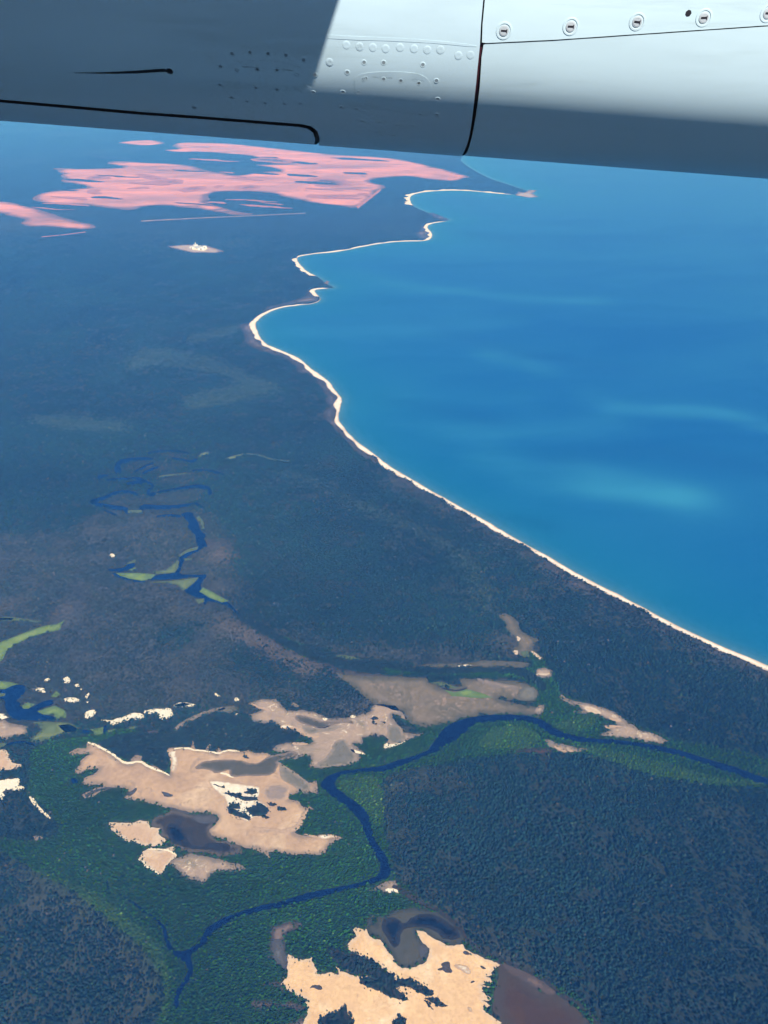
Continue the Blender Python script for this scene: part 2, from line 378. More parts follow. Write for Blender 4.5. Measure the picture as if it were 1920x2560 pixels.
streak('830,860 930,880 1060,905', 13, 0.4, deep)
streak('1200,990 1400,970 1640,1010', 20, 0.35, deep)
streak('900,690 1100,760 1350,800', 14, 0.25, deep)
plume *= np.clip(0.05 + 1.9 * vnoise(v[:, 0], v[:, 1], 800.0, 4, 3), 0, 1.6)
set_attr(sea.data, 'shore', shore); set_attr(sea.data, 'plume', plume); set_attr(sea.data, 'deep', deep)
m, nt, b = new_mat('sea water')
tc = N(nt, 'ShaderNodeTexCoord').outputs['Object']
mp = N(nt, 'ShaderNodeMapping'); mp.inputs['Rotation'].default_value = (0, 0, math.radians(-28)); mp.inputs['Scale'].default_value = (1 / 2600, 1 / 950, 1)
nt.links.new(tc, mp.inputs['Vector'])
ns = noise_node(nt, 1.0, 6, 0.55, mp.outputs[0], 0.8)
nf = noise_node(nt, 1 / 26.0, 3, 0.6, tc)
pl = N(nt, 'ShaderNodeAttribute', attribute_name='plume').outputs['Fac']
dp = N(nt, 'ShaderNodeAttribute', attribute_name='deep').outputs['Fac']
sh = N(nt, 'ShaderNodeAttribute', attribute_name='shore').outputs['Fac']
nz = math_n(nt, 'MULTIPLY_ADD', ns.outputs[0], 2.2); nz.node.inputs[2].default_value = -0.75; nz.node.use_clamp = True
f1 = math_n(nt, 'MULTIPLY', pl, math_n(nt, 'ADD', nz, 0.35))
f2 = math_n(nt, 'ADD', f1, math_n(nt, 'MULTIPLY', nz, 0.26), True)
c = mix(nt, f2, (0.0, 0.076, 0.275), (0.028, 0.215, 0.40))
c = mix(nt, math_n(nt, 'MULTIPLY', dp, 0.8, True), c, (0.0, 0.050, 0.21))
s1 = math_n(nt, 'POWER', 2.718, math_n(nt, 'DIVIDE', sh, -650.0))
c = mix(nt, math_n(nt, 'MULTIPLY', s1, 0.6), c, (0.002, 0.145, 0.245))
s2 = math_n(nt, 'POWER', 2.718, math_n(nt, 'DIVIDE', sh, -38.0))
c = mix(nt, math_n(nt, 'MULTIPLY', s2, 0.6), c, (0.12, 0.22, 0.25))
vr = ramp(nt, nf.outputs[0], [(0.3, (0.93, 0.93, 0.93)), (0.7, (1.07, 1.07, 1.07))])
c = mix(nt, 1.0, c, vr.outputs[0], 'MULTIPLY')
nt.links.new(c, b.inputs['Base Color']); b.inputs['Roughness'].default_value = 0.28; b.inputs['IOR'].default_value = 1.33
b.inputs['Specular IOR Level'].default_value = 0.05
sea.data.materials.append(m)

def shore_band(name, i0, i1, w_of, mat, z, off=0.0, wob=0.45, smooth_end=True):
    """a band of sand on the landward side of the coast line"""
    c = coast[i0:i1]; d = np.gradient(c, axis=0); d /= np.linalg.norm(d, axis=1)[:, None] + 1e-9
    n = np.stack([-d[:, 1], d[:, 0]], 1)
    for _ in range(3): n[1:-1] = (n[:-2] + n[1:-1] * 2 + n[2:]) / 4
    n *= LAND
    w = np.array([w_of(p) * (1 + wob * mnoise.noise(Vector((p[0] / 140, p[1] / 140, 5.0))) * 2) for p in c])
    t = np.linspace(0, 1, len(c)); w *= np.clip(np.minimum(t, 1 - t) * 18, 0.05, 1)
    rows = [c - n * off + n * (w * k)[:, None] for k in (0, .25, .6, 1.0)]
    vs = np.vstack([np.column_stack([r, np.full(len(r), z)]) for r in rows]); m_ = len(c)
    fs = [(r * m_ + i, r * m_ + i + 1, (r + 1) * m_ + i + 1, (r + 1) * m_ + i) for r in range(3) for i in range(m_ - 1)]
    o = make_obj(name, vs, fs, MAT[mat], kind='structure')
    e = np.concatenate([np.zeros(m_) + 0.5, w * .25, w * .4, np.zeros(m_) + 0.5]); set_attr(o.data, 'edge', e)
    o.data.update()
    if o.data.polygons[0].normal.z < 0: o.data.flip_normals()
    RASTER_POLYS.append(('B', np.vstack([rows[0], rows[-1][::-1]])))
    return o
LAND = 1.0
tmid = coast[len(coast) // 3]; d0 = coast[len(coast) // 3 + 1] - tmid; n0 = np.array([-d0[1], d0[0]]) / np.linalg.norm(d0)
if inside(sea_poly, (tmid + n0 * 60)[None])[0]: LAND = -1.0
def ci(z, s): return int(np.argmin(((coast - ground(tr(z, s))[0]) ** 2).sum(1)))
bw = lambda p: 33 + max(0, np.hypot(*p) - 4500) * 0.0055
i_a, i_b = ci('X', '2300,1812'), ci('H', '380,788')
shore_band('beach', 0, i_b + 6, bw, 'beach', 1.2, off=6)
shore_band('beach', i_b + 6, ci('H', '492,702'), lambda p: 50, 'beach', 1.2, off=6)
shore_band('beach', ci('H', '390,642'), ci('H', '290,552') + 2, lambda p: 55, 'beach', 1.2, off=6)
shore_band('beach', ci('H', '290,552') + 1, ci('H', '1094,353'), lambda p: 55, 'beach', 1.2, off=6)
shore_band('beach', ci('H', '893,277'), ci('H', '1430,221'), lambda p: 105, 'beach', 1.2, off=6)
# mauve foredunes behind the beach
patch('dune', tr('G', '300,190 260,180 170,190 150,220 210,290 200,350 260,400 360,440 480,480 560,490 640,550 700,600 720,650 820,665 880,700 890,760 950,810 980,860 970,910 1000,960 950,1030 960,1090 1040,1170 1140,1280 1240,1390 1330,1450 1420,1508 1470,1500 1360,1400 1240,1310 1140,1215 1080,1130 1050,1080 1050,1030 1070,960 1085,905 1050,850 1010,800 950,720 830,635 720,540 600,475 410,400 350,360 310,300'), 'dune', 0.6)
patch('dune', tr('H', '120,830 150,805 250,780 330,755 352,740 355,715 375,718 405,755 400,775 330,783 230,793 140,825'), 'dune', 0.6)
patch('dune', tr('H', '912,428 935,400 955,375 968,395 985,420 985,440 960,455 930,445'), 'dune', 0.6)
patch('dune', tr('H', '980,318 1000,315 1060,340 1090,352 1040,352 1000,335'), 'dune', 0.6)
shore_band('dune', 0, ci('J', '0,448'), lambda p: 60 + 26 * mnoise.noise(Vector((p[0] / 500, p[1] / 500, 1.0))) * 2, 'dune', 0.8, off=-38)
cover('S', tr('J', '0,470 300,640 600,815 900,985 1200,1140 1500,1290 1659,1360 1659,1420 1400,1290 1100,1150 800,990 500,800 200,640 0,540'), 20)
patch('headland', tr('H', '1430,225 1440,205 1475,210 1490,195 1545,200 1510,215 1548,233 1500,238'), 'clearing', 1.5)
patch('headland', tr('H', '436,680 445,668 465,672 455,688'), 'clearing', 1.5)

# ------------------------------------------------------------------ river and lagoons
RIVER = tr('X', '2150,2010', 'B', '1659,775 1500,715 1400,690 1300,655 1200,632 1100,615 1000,603 900,598 830,588 770,570 720,545 690,520 650,505 600,497 540,495 450,497 380,505 320,520 270,545 235,580 220,615 190,645',
  'P7', '1440,740 1300,790 1150,840 1037,875 950,895 800,910 700,920 600,945 530,985 480,1035 500,1070 560,1120 640,1185 720,1245 790,1310 840,1382',
  'A', '1575,840 1600,890 1625,930 1640,970 1643,1000 1615,1028 1540,1050 1450,1068 1380,1083', 'C', '1310,236 1200,268 1100,290 1020,312 950,345 900,375 875,405 866,435 840,460 800,478 770,482 748,468 733,440 720,400 712,375 700,378 705,410 718,445 730,475 755,500 790,525 806,548 810,570 797,600 772,635 757,670 750,700 750,735 768,735 770,700 778,670 797,635 822,600 834,570 830,540 822,515 828,492 862,468 893,440 908,410 933,386 972,360 1030,329 1100,314 1200,292 1300,267 1400,242 1500,212 1600,189',
  'D', '553,172 578,150 587,130 577,110 567,85 557,60 537,30 512,0', 'P7', '925,1382 905,1300 855,1240 790,1190 720,1140 650,1090 620,1060 605,1020 625,990 680,960 760,942 880,937 980,937 1100,922 1180,882 1300,842 1400,792 1480,762 1560,722 1640,672',
  'B', '340,580 380,545 420,530 480,524 560,520 620,524 660,542 700,572 760,597 830,610 900,617 1000,622 1100,634 1200,654 1300,680 1400,714 1500,747 1600,787 1659,800', 'X', '2150,2030')
patch('river', RIVER, 'river', 0.5, rough=3.5, lam=45, smooth=1, cls='R')
patch('creek', rib('C', '712,388 680,347 640,316 600,287 550,257 520,232', 13, 5), 'river', 0.5, rough=2.5, lam=30, cls='R')
patch('creek', rib('P3', '525,975 508,935 512,905', 16, 9), 'river', 0.5, rough=2, lam=30, cls='R')
LAG = [tr('E', '805,630 840,610 890,610 900,640 930,680 945,740 985,770 970,800 995,850 960,860 930,880 870,905 830,940 810,1000 795,1035 860,1046 980,1040 985,1050 960,1090 940,1120 960,1160 1060,1200 1150,1240 1180,1280 1215,1315 1195,1320 1160,1275 1080,1243 1000,1222 980,1250 960,1245 975,1212 890,1190 820,1155 870,1120 910,1080 930,1060 860,1062 740,1077 600,1082 590,1070 640,1043 770,1030 790,985 800,940 790,920 850,880 930,855 915,820 905,760 850,715 870,690 830,650'),
       tr('E', '300,1000 330,1003 430,988 430,968 490,963 492,985 440,1017 380,1024 310,1022')]
for z, s, a, w in (('E', '340,1035 390,1060 460,1082 560,1090', 12, 8), ('E', '375,345 370,290 390,265 450,250 540,240 620,245', 30, 10), ('E', '570,207 640,192 720,186 800,188 870,208', 8, 8), ('E', '740,235 820,250 880,265 920,243', 8, 14),
                   ('E', '488,332 560,297 620,268', 12, 9), ('E', '540,350 590,320 660,296', 16, 8), ('E', '235,377 260,362 305,355', 22, 8), ('E', '290,387 400,381 520,374 560,398 625,432 595,455 578,470 582,490 640,484', 9, 17),
                   ('E', '640,475 740,458 860,436 930,430 1000,445 1012,492', 8, 20), ('E', '525,497 460,470 390,468 330,488 260,520 180,537', 10, 18), ('E', '180,537 250,562 340,577 430,587 442,622', 14, 22), ('E', '270,588 310,612 372,634', 8, 6),
                   ('E', '532,620 533,572 640,576 760,577 850,562 905,548', 26, 9), ('E', '905,545 965,588', 12, 8), ('E', '640,642 720,631 810,640', 8, 12), ('E', '880,327 950,320 1040,330 1110,352', 9, 7), ('E', '430,415 500,405 560,405', 12, 22)):
    LAG.append(rib(z, s, a, w))
LAG += [tr('P1', '-200,290 0,290 60,285 120,250 180,250 235,275 210,320 170,360 130,390 170,400 190,450 280,450 350,400 460,370 465,420 360,450 320,480 380,510 470,520 480,560 350,560 250,555 170,560 110,540 60,500 40,430 45,380 0,370 -200,360'),
        tr('P1', '700,640 800,640 780,675 700,670'), tr('P1', '895,600 930,600 930,670 900,670'), rib('P1', '60,768 180,742 315,772', 24), tr('P1', '610,1050 660,1060 685,1105 620,1100')]
for L in LAG: patch('lagoon', L, 'lagoon', 0.6, rough=4.0, lam=50, smooth=1, cls='R')

# ------------------------------------------------------------------ sedge meadows
LIME = [('lime', tr('E', '360,1030 520,1030 640,1040 600,1075 540,1085 450,1070 390,1050')), ('limedull', tr('E', '600,1020 700,1010 770,960 780,940 795,950 790,990 765,1030 640,1038')), ('limedull', tr('E', '790,910 850,870 930,845 920,870 850,890 800,920')),
        ('limedull', tr('E', '570,1095 740,1085 930,1060 900,1100 850,1140 820,1150 780,1110 700,1100')), ('lime', tr('E', '935,1160 960,1130 1040,1170 1140,1225 1090,1235 1000,1200')), ('limedull', tr('E', '410,990 440,960 505,930 490,960 440,970')),
        ('limedull', tr('E', '825,930 890,928 880,940 840,945')), ('limedull', rib('E', '925,640 955,680 962,730', 16, 12)), ('lime', tr('E', '440,1012 490,990 500,1000 480,1020')), ('limedull', rib('E', '930,235 950,212 1000,200', 10, 12)),
        ('limedull', tr('E', '1110,240 1150,225 1260,200 1200,235 1150,248')), ('limedull', rib('E', '1260,207 1350,217 1440,247 1570,258', 7, 5)), ('limedull', rib('E', '660,366 760,352 860,340', 9, 5)), ('limedull', rib('E', '440,607 540,605', 12)), ('limedull', tr('E', '905,1215 970,1205 970,1230 930,1245')),
        ('lime', tr('P8', '-150,770 0,715 110,670 230,620 340,580 430,560 490,555 560,520 530,570 530,600 420,630 260,670 140,730 60,790 20,870 -150,960')), ('limedull', tr('P8', '-100,500 0,495 100,495 300,522 400,533 340,543 150,530 -100,525')), ('lime', tr('P8', '-60,502 120,500 100,520 -60,517')),
        ('lime', tr('P1', '-80,215 0,215 80,225 160,245 90,265 40,290 -80,285')), ('lime', tr('P1', '180,430 240,400 305,420 250,455 200,455')), ('limedull', tr('P1', '-50,320 50,325 40,345 -50,360')), ('lime', tr('P1', '320,480 400,450 470,430 530,455 575,480 570,535 480,545 470,510 380,505')), ('lime', tr('P1', '440,350 490,300 520,330 490,360')),
        ('limedull', tr('P1', '280,570 420,570 560,570 640,600 700,640 640,665 560,670 480,700 380,740 290,745 250,730 300,690 360,640 330,600')), ('lime', tr('P1', '500,600 600,590 690,640 640,660 560,660')), ('lime', tr('P1', '700,620 800,635 890,615 890,670 820,680 790,640')), ('lime', tr('P1', '935,640 1010,630 960,655 935,660')), ('limedull', tr('P1', '1090,630 1150,605 1195,610 1150,635')),
        ('lime', tr('F', '895,533 950,548 1010,533 1030,535 1090,550 1160,575 1100,580 1020,575 940,570')), ('limedull', tr('F', '820,495 880,490 980,525 940,528 880,515')), ('limedull', tr('F', '290,350 360,345 450,370 380,372')), ('limedull', tr('P6', '210,450 280,440 290,490 240,495')), ('limedull', tr('P1', '-80,760 40,750 70,770 20,790 -80,790'))]

# ------------------------------------------------------------------ salt flats
FLATS = [
 ('salt_flat', 'peach', tr('P1', '590,845 660,800 740,790 770,745 820,755 880,790 930,820 970,830 1000,880 1060,915 1130,935 1140,880 1180,855 1215,870 1230,900 1290,945 1380,970 1480,1030', 'P2', '85,780 100,740 90,670 60,610 80,590 150,590 230,590 270,575 281,520 295,580 330,605 400,605 420,560 440,560 420,610 470,635 500,655 480,600 510,585 540,610 620,600 690,615 760,610 830,625 930,640 960,660 1010,705 1040,715 1130,770 1200,830 1290,880 1350,870 1375,980 1300,980 1200,975 1110,1000 1110,1030 1200,1050 1260,1100 1340,1110 1260,1140 1250,1200 1200,1270 1160,1310 1200,1330 1330,1345 1460,1335 1560,1360',
    'A', '1480,857 1440,875 1415,900 1420,920 1380,928 1280,925 1160,915 1165,945 1140,925 1080,905 1020,885 960,860 910,845', 'P3', '1400,500 1390,460 1440,410 1470,370 1440,340 1370,325 1270,325 1200,320 1150,300 1080,275 1000,270 920,250 830,215 740,205 670,185 700,160 690,120 650,105 560,110 500,120 440,140 370,180 320,195 290,180 340,140 400,110 470,100 480,75 320,85 290,50', 'P1', '740,1050 830,1010 850,975 780,985 660,1020 640,990 690,930 740,870 780,850 700,850 620,870'), 0.5, 4),
 ('salt_flat', 'peach_small', tr('P3', '525,400 640,405 740,405 800,385 860,390 870,425 900,445 970,455 950,490 990,525 1025,555 990,600 930,605 830,600 720,570 620,525 560,470 530,430'), 0.5, 3),
 ('salt_flat', 'peach_small', tr('P3', '780,710 830,650 880,620 960,640 1060,620 1110,605 1090,650 1120,700 1060,730 1030,760 1000,800 965,860 900,815 840,765'), 0.6, 3),
 ('salt_flat', 'pinkgrey', tr('P3', '1030,760 1100,720 1160,690 1230,670 1290,685 1370,695 1460,710 1560,735 1659,765', 'A', '1065,985 1050,1000 1000,995', 'P3', '1659,822 1560,827 1470,820 1400,860 1370,910 1330,935 1270,905 1190,890 1150,840 1100,800'), 0.5, 3),
 ('salt_flat', 'peach_small', tr('P1', '-120,830 0,815 50,805 80,850 65,880 100,920 205,940 195,975 110,985 40,980 0,1000 -120,1010'), 0.5, 3),
 ('salt_flat', 'white', tr('P1', '-120,1080 0,1075 60,1065 150,1065 190,1085 160,1105 205,1130 205,1165 130,1160 50,1155 20,1180 45,1210 20,1240 -120,1280'), 0.5, 3),
 ('salt_flat', 'pinkgrey', tr('P1', '-120,560 0,560 40,555 110,590 200,600 250,610 230,650 250,690 180,690 100,700 60,720 -120,725'), 0.5, 3),
 ('salt_flat', 'white', tr('P1', '-80,500 40,500 70,530 20,550 -80,550'), 0.5, 3),
 ('salt_flat', 'pinkgrey', tr('P2', '770,205 860,170 1000,165 1030,200 1080,240 1120,265 1220,260 1300,275 1380,300 1450,335', 'P7', '640,470 740,462 790,447 870,430 930,400 895,370 1000,350 1130,365 1200,420 1235,470 1190,485 1170,440 1110,440 1110,480 1170,530 1210,560 1200,590 1290,600 1390,600 1290,640 1200,690 1110,720 1040,740 1020,720 1060,680 1050,640 950,625 850,640 850,690 790,680 770,700 870,770 870,790 800,770 840,810 800,850 720,880 600,890 460,905 390,890 400,840 390,790 330,800 260,830 230,830 290,780 220,750 170,770 120,760 70,750 110,710 230,680 330,675 400,690 420,670 390,640 320,625 290,590 230,565 180,570 120,540 80,510', 'P2', '900,375 830,370 780,330 740,310 830,290 870,260 800,230'), 0.5, 4),
 ('salt_marsh', 'grey', tr('F', '300,445 450,458 620,463 800,468 830,500 900,530 1000,520 980,480 1080,470 1180,480 1290,490 1380,515 1415,560 1400,590 1330,600 1270,590 1180,580 1280,610 1390,630 1440,615 1445,640 1420,680 1370,670 1250,665 1100,672 980,690 900,720 830,740 740,730 690,700 670,650 600,640 540,620 480,600 400,520'), 0.5, 5),
 ('salt_marsh', 'grey', tr('F', '720,412 800,395 900,390 1000,390 1150,375 1300,380 1375,395 1340,415 1200,410 1050,412 900,410'), 0.5, 3),
 ('salt_flat', 'grey', tr('P6', '20,140 80,115 150,145 190,190 200,240 240,290 310,325 380,340 330,380 310,420 380,480 410,500 390,520 320,470 290,450 240,490 190,480 140,460 150,420 200,400 180,370 160,320 110,290 80,250 100,220'), 0.5, 4),
 ('salt_flat', 'pinkgrey', tr('P6', '345,600 430,580 490,610 470,680 420,680 350,655'), 0.5, 3),
 ('salt_flat', 'pinkgrey', tr('P6', '540,825 570,815 620,850 700,880 780,890 860,910 940,940 1020,970 1080,1005 1150,1065 1240,1120 1330,1145 1420,1180 1480,1220 1440,1240 1300,1220 1150,1195 1000,1180 890,1165 930,1140 1000,1130 930,1100 940,1080 1060,1085 1010,1050 920,1010 840,980 760,980 660,985 680,965 760,960 720,920 640,910 590,880'), 0.5, 4),
 ('salt_flat', 'pinkgrey', tr('P6', '410,1210 470,1205 520,1230 620,1250 700,1275 800,1290 740,1305 650,1320 560,1320 520,1290 450,1270 440,1230'), 0.5, 3),
 ('mud_flat', 'rim', tr('P6', '100,1310 250,1290 430,1280 520,1310 430,1330 250,1330'), 0.5, 3),
 ('salt_flat', 'orange', tr('P4', '205,910 270,830 270,770 262,680 280,645 340,665 400,690 480,665 495,700 500,750 540,790 540,820 720,815 700,750 735,790 850,825 1000,820 1200,880 1190,830 1100,780 1020,700 960,680 880,670 800,600 790,560 820,520 870,500 830,440 850,420 950,425 975,480 1080,520 1110,570 1170,640 1210,720 1260,755 1340,765 1440,720 1490,650 1500,600 1450,540 1390,480 1380,440 1450,430 1500,480 1560,520 1659,560',
    'P5', '470,570 540,555 555,590 610,625 680,640 740,680 830,710 860,730 820,770 780,800 820,810 740,830 830,860 790,890 690,915 780,930 700,980 790,1000 770,1050 700,1040 790,1090 720,1110 760,1150 820,1200 880,1230 860,1260 900,1500', 'P4', '430,1500 400,1320 430,1200 450,1150 430,1090 410,1070 460,1040 350,990 260,950'), 0.5, 3.5),
 ('mud_flat', 'mauve', tr('P4', '125,430 150,400 260,370 390,360 400,385 340,425 260,470 245,540 250,600 280,680 275,770 190,760 150,700 120,610 130,520'), 0.4, 3),
 ('mud_flat', 'mauve', tr('C', '1085,705 1090,695', 'P4', '100,1050 220,1075 300,1060 400,1080 440,1110 360,1130 230,1095 100,1090 0,1090'), 0.5, 3),
 ('mud_flat', 'mauve', tr('P4', '60,905 160,885 215,880 225,910 260,950 160,930'), 0.4, 2),
 ('mud_flat', 'mauve', tr('P4', '240,1244 330,1220 420,1185 440,1244 440,1400 200,1400'), 0.45, 2),
 ('salt_flat', 'pinkgrey', tr('P4', '960,105 1060,60 1140,10 1210,5 1225,60 1240,110 1160,120 1100,105 1060,90'), 0.5, 3),
 ('mud_flat', 'mud', tr('P3', '900,380 960,340 1050,300 1150,310 1250,340 1380,340 1470,370 1440,410 1390,460 1400,520 1480,560 1560,560 1600,590 1659,600 1680,680 1500,690 1300,655 1150,650 1110,610 1050,570 1030,540 990,500 960,440 900,430'), 0.7, 4),
 ('mud_flat', 'marshdark', tr('P4', '1040,400 1050,330 1140,290 1230,250 1300,250 1450,262 1600,305 1659,345 1780,440 1800,530 1700,562 1600,540 1500,480 1450,430 1370,435 1390,490 1450,550 1500,600 1480,650 1420,720 1330,755 1240,745 1200,700 1160,620 1100,540 1050,480 980,470 960,400 970,340 1010,300 1030,310 1000,360'), 0.55, 3),
 ('mud_flat', 'mudbrown', tr('P5', '840,720 900,720 960,770 1050,830 1150,920 1230,980 1330,980 1450,1040 1530,1110 1580,1180 1659,1260 1700,1500 900,1500 860,1240 820,1190 800,1100 810,960 830,880 850,800 840,760'), 0.45, 3),
 ('mud_flat', 'tanstrip', tr('P5', '860,700 960,740 1060,780 1180,850 1280,910 1350,970 1300,985 1220,970 1120,900 1000,830 900,760'), 0.8, 3),
 ('mud_flat', 'rim', rib('P5', '-60,60 100,150 250,230 400,310 500,400 580,500 640,560 720,630 860,690 980,740 1130,820 1290,900 1380,980 1500,1050 1600,1120 1720,1240 1800,1400', 44, 30), 0.6, 4),
]
for nm, mt, px, z, am in FLATS: patch(nm, px, mt, z, rough=am + 3.5, lam=34)
for mt, px in LIME: patch('sedge_meadow', px, mt, 1.0, rough=3, lam=45)

# overlays inside the flats
OVER = [
 ('salt_marsh', 'olive_on', tr('P2', '290,770 340,720 420,700 560,690 680,690 800,735 880,710 940,660 1040,640 1100,630 1140,610 1190,640 1130,680 1010,700 1030,740 990,800 920,830 700,830 640,840 590,820 600,780 560,790 480,810 440,780 380,775')),
 ('salt_marsh', 'grey_on', tr('P2', '1040,720 1130,770 1200,830 1290,885 1300,970 1200,960 1130,900 1050,870 1030,800')),
 ('salt_marsh', 'grey_on', tr('P7', '600,680 680,640 740,700 800,770 800,850 720,878 600,888 470,900 440,870 560,800')),
 ('salt_marsh', 'grey_on', tr('P7', '1060,520 1150,530 1200,570 1200,600 1240,640 1190,680 1110,690 1060,660 1070,600')),
 ('salt_marsh', 'olive_on', tr('P7', '260,450 330,440 420,470 510,500 620,490 740,480 800,520 640,510 560,550 460,555 360,530 290,500')),
 ('salt_marsh', 'grey_on', tr('P7', '330,520 460,560 620,520 640,570 500,590 400,610 330,570')),
 ('sand_patch', 'white_on', tr('P2', '410,875 470,865 560,875 680,890 800,905 870,930 860,990 850,1040 900,1060 940,1100 900,1180 800,1200 760,1245 690,1200 600,1150 560,1120 580,1080 530,1010 470,950 430,910')),
 ('sand_patch', 'pink_on', tr('P2', '870,940 1000,880 1130,910 1110,1000 1110,1040 1000,1060 900,1040')),
 ('sand_patch', 'pink_on', tr('P2', '780,1270 900,1280 1150,1300 1240,1150 1300,1110 1250,1200 1200,1310 1000,1330 840,1330')),
 ('sand_patch', 'white_on', tr('P2', '62,605 130,592 150,680 170,760 120,815 88,780 102,720 84,650')),
 ('sand_patch', 'white', rib('P1', '760,755 830,772 900,812 970,850 1030,900 1130,935 1200,905 1290,962 1400,995 1470,1032', 18)),
 ('sand_patch', 'white', rib('P2', '130,594 230,592 330,610 420,618 500,648 560,606 690,622', 14)),
 ('sand_patch', 'white', rib('P2', '640,845 580,815 520,805', 16)), ('sand_patch', 'white_on', tr('P2', '1200,1330 1330,1345 1460,1335 1560,1362 1420,1380 1330,1360')),
 ('sand_patch', 'white', rib('P3', '785,715 840,765 900,815 960,852', 14)), ('sand_patch', 'white', rib('P3', '870,640 960,640 1060,640 1110,690', 12)),
 ('sand_patch', 'white_on', tr('P7', '120,540 180,570 240,550 310,600 390,640 470,640 480,620 400,620 330,580 270,540 200,520')),
 ('sand_patch', 'white_on', tr('P2', '770,205 800,195 860,240 950,250 940,270 870,255')), ('sand_patch', 'white_on', tr('P7', '240,680 330,675 390,690 330,700 250,695')),
 ('sand_patch', 'white', tr('P7', '1020,720 1060,680 1080,700 1200,670 1230,670 1110,722 1040,740')), ('sand_patch', 'white', tr('P7', '500,470 560,470 530,500')), ('sand_patch', 'white', tr('P7', '730,455 770,435 800,455 760,470')), ('sand_patch', 'white', tr('P7', '750,735 800,745 875,780 870,792 770,765')),
 ('sand_patch', 'peach_small', tr('P6', '175,305 215,330 190,365')), ('sand_patch', 'peach_small', tr('P6', '140,440 185,430 190,475 150,470')), ('sand_patch', 'peach_small', tr('P6', '300,430 380,490 410,515 360,515 310,460')), ('sand_patch', 'peach_small', tr('P6', '345,640 465,628 462,645 350,655')),
 ('sand_patch', 'peach_small', tr('P6', '760,920 860,930 920,990 830,980 770,950')), ('sand_patch', 'white_on', tr('P6', '930,1090 1050,1085 1110,1100 940,1115')), ('sand_patch', 'white_on', tr('P6', '970,1015 1090,1045 1060,1055 990,1040')), ('sand_patch', 'white_on', tr('P6', '500,1260 560,1285 640,1300 730,1305 640,1318 560,1308 510,1285')),
 ('sand_patch', 'pinkgrey', tr('F', '1070,470 1100,475 1200,500 1300,515 1290,535 1180,520 1090,500')), ('sand_patch', 'greygreen', tr('F', '1320,520 1370,510 1410,555 1395,590 1330,595 1290,570')), ('sand_patch', 'white', tr('F', '970,402 1045,400 1045,408 980,410')), ('sand_patch', 'pinkgrey', tr('F', '1380,650 1410,620 1442,618 1440,645 1420,672')),
 ('sand_patch', 'white_on', tr('P5', '470,730 540,730 600,770 620,810 560,815 500,770')), ('sand_patch', 'white_on', tr('P5', '580,1095 620,1110 620,1150 590,1130')), ('sand_patch', 'mauve', tr('P5', '320,770 370,760 345,730 380,705 430,710 430,750 455,810 400,805 380,780 330,785')),
 ('sand_patch', 'mauve', tr('P5', '540,620 580,620 620,655 550,650')), ('sand_patch', 'mauve', tr('P5', '690,750 720,740 750,770 710,770')), ('sand_patch', 'mauve', tr('P5', '615,885 640,873 660,885 630,892')), ('sand_patch', 'mauve', tr('P4', '460,940 500,905 560,910 580,945 530,950 490,930')),
 ('sand_patch', 'white', tr('P4', '1100,95 1150,70 1230,85 1235,112 1160,118')), ('mud_flat', 'mudpale', tr('P3', '1260,330 1400,340 1470,370 1430,410 1330,420 1250,380')), ('mud_flat', 'mudpale', rib('P3', '690,170 740,140 770,110', 40, 25)), ('mud_flat', 'mudpale', rib('P3', '1030,280 1130,295 1230,330', 18)), ('mud_flat', 'mudpale', rib('P3', '320,180 400,130 500,110 600,105', 30, 14)),
 ('mud_flat', 'mudpale', tr('P4', '140,520 230,510 235,600 270,690 260,760 200,750 160,690 125,610')), ('mud_flat', 'mudpale', tr('P4', '1410,570 1450,560 1500,600 1470,640 1420,690 1420,620')),
 ('pond', 'pond', tr('P3', '1020,480 1050,400 1130,430 1200,500 1200,560 1250,600 1340,630 1390,570 1500,580 1570,600 1560,660 1440,640 1300,640 1150,610 1060,570')),
 ('pond', 'pond', tr('P4', '1070,380 1130,330 1220,330 1270,390 1340,330 1450,290 1570,320 1659,370 1760,450 1770,520 1640,520 1560,460 1450,410 1330,410 1260,440 1240,560 1180,600 1120,500')),
 ('pond', 'pond', rib('F', '893,528 940,541 1000,536 1022,525', 9, 6)), ('sand_patch', 'mudpale', tr('P1', '1380,1170 1430,1175 1510,1215 1440,1220')),
]
WHITE = ['540,200 580,170 610,200 600,240 550,235', '270,290 330,270 385,280 385,300 405,320 340,315', '550,370 600,355 680,370 705,400 640,405 570,400', '730,490 790,470 840,470 810,520 740,545', '640,250 690,235 695,265 650,270', '690,285 715,285 705,300', '725,370 760,320 790,315 770,345 740,380', '740,395 775,400 770,425',
         '850,550 940,555 1000,545 1100,520 1160,490 1230,500 1255,545 1140,555 1060,575 1000,590 970,600 940,575', '1225,480 1330,455 1400,460 1470,445 1490,480 1500,520 1430,555 1380,550 1350,500 1250,500', '1490,430 1560,400 1620,410 1659,420 1600,430 1540,450', '370,215 410,185 440,205 420,220']
for s in WHITE: OVER.append(('sand_patch', 'white', tr('P1', s)))
for s in ('105,225 180,195 260,200 320,225 200,240', '455,120 480,110 530,150 510,160', '640,155 680,160 690,180 650,190', '645,290 680,285 670,310'): OVER.append(('sand_patch', 'white', tr('P2', s)))
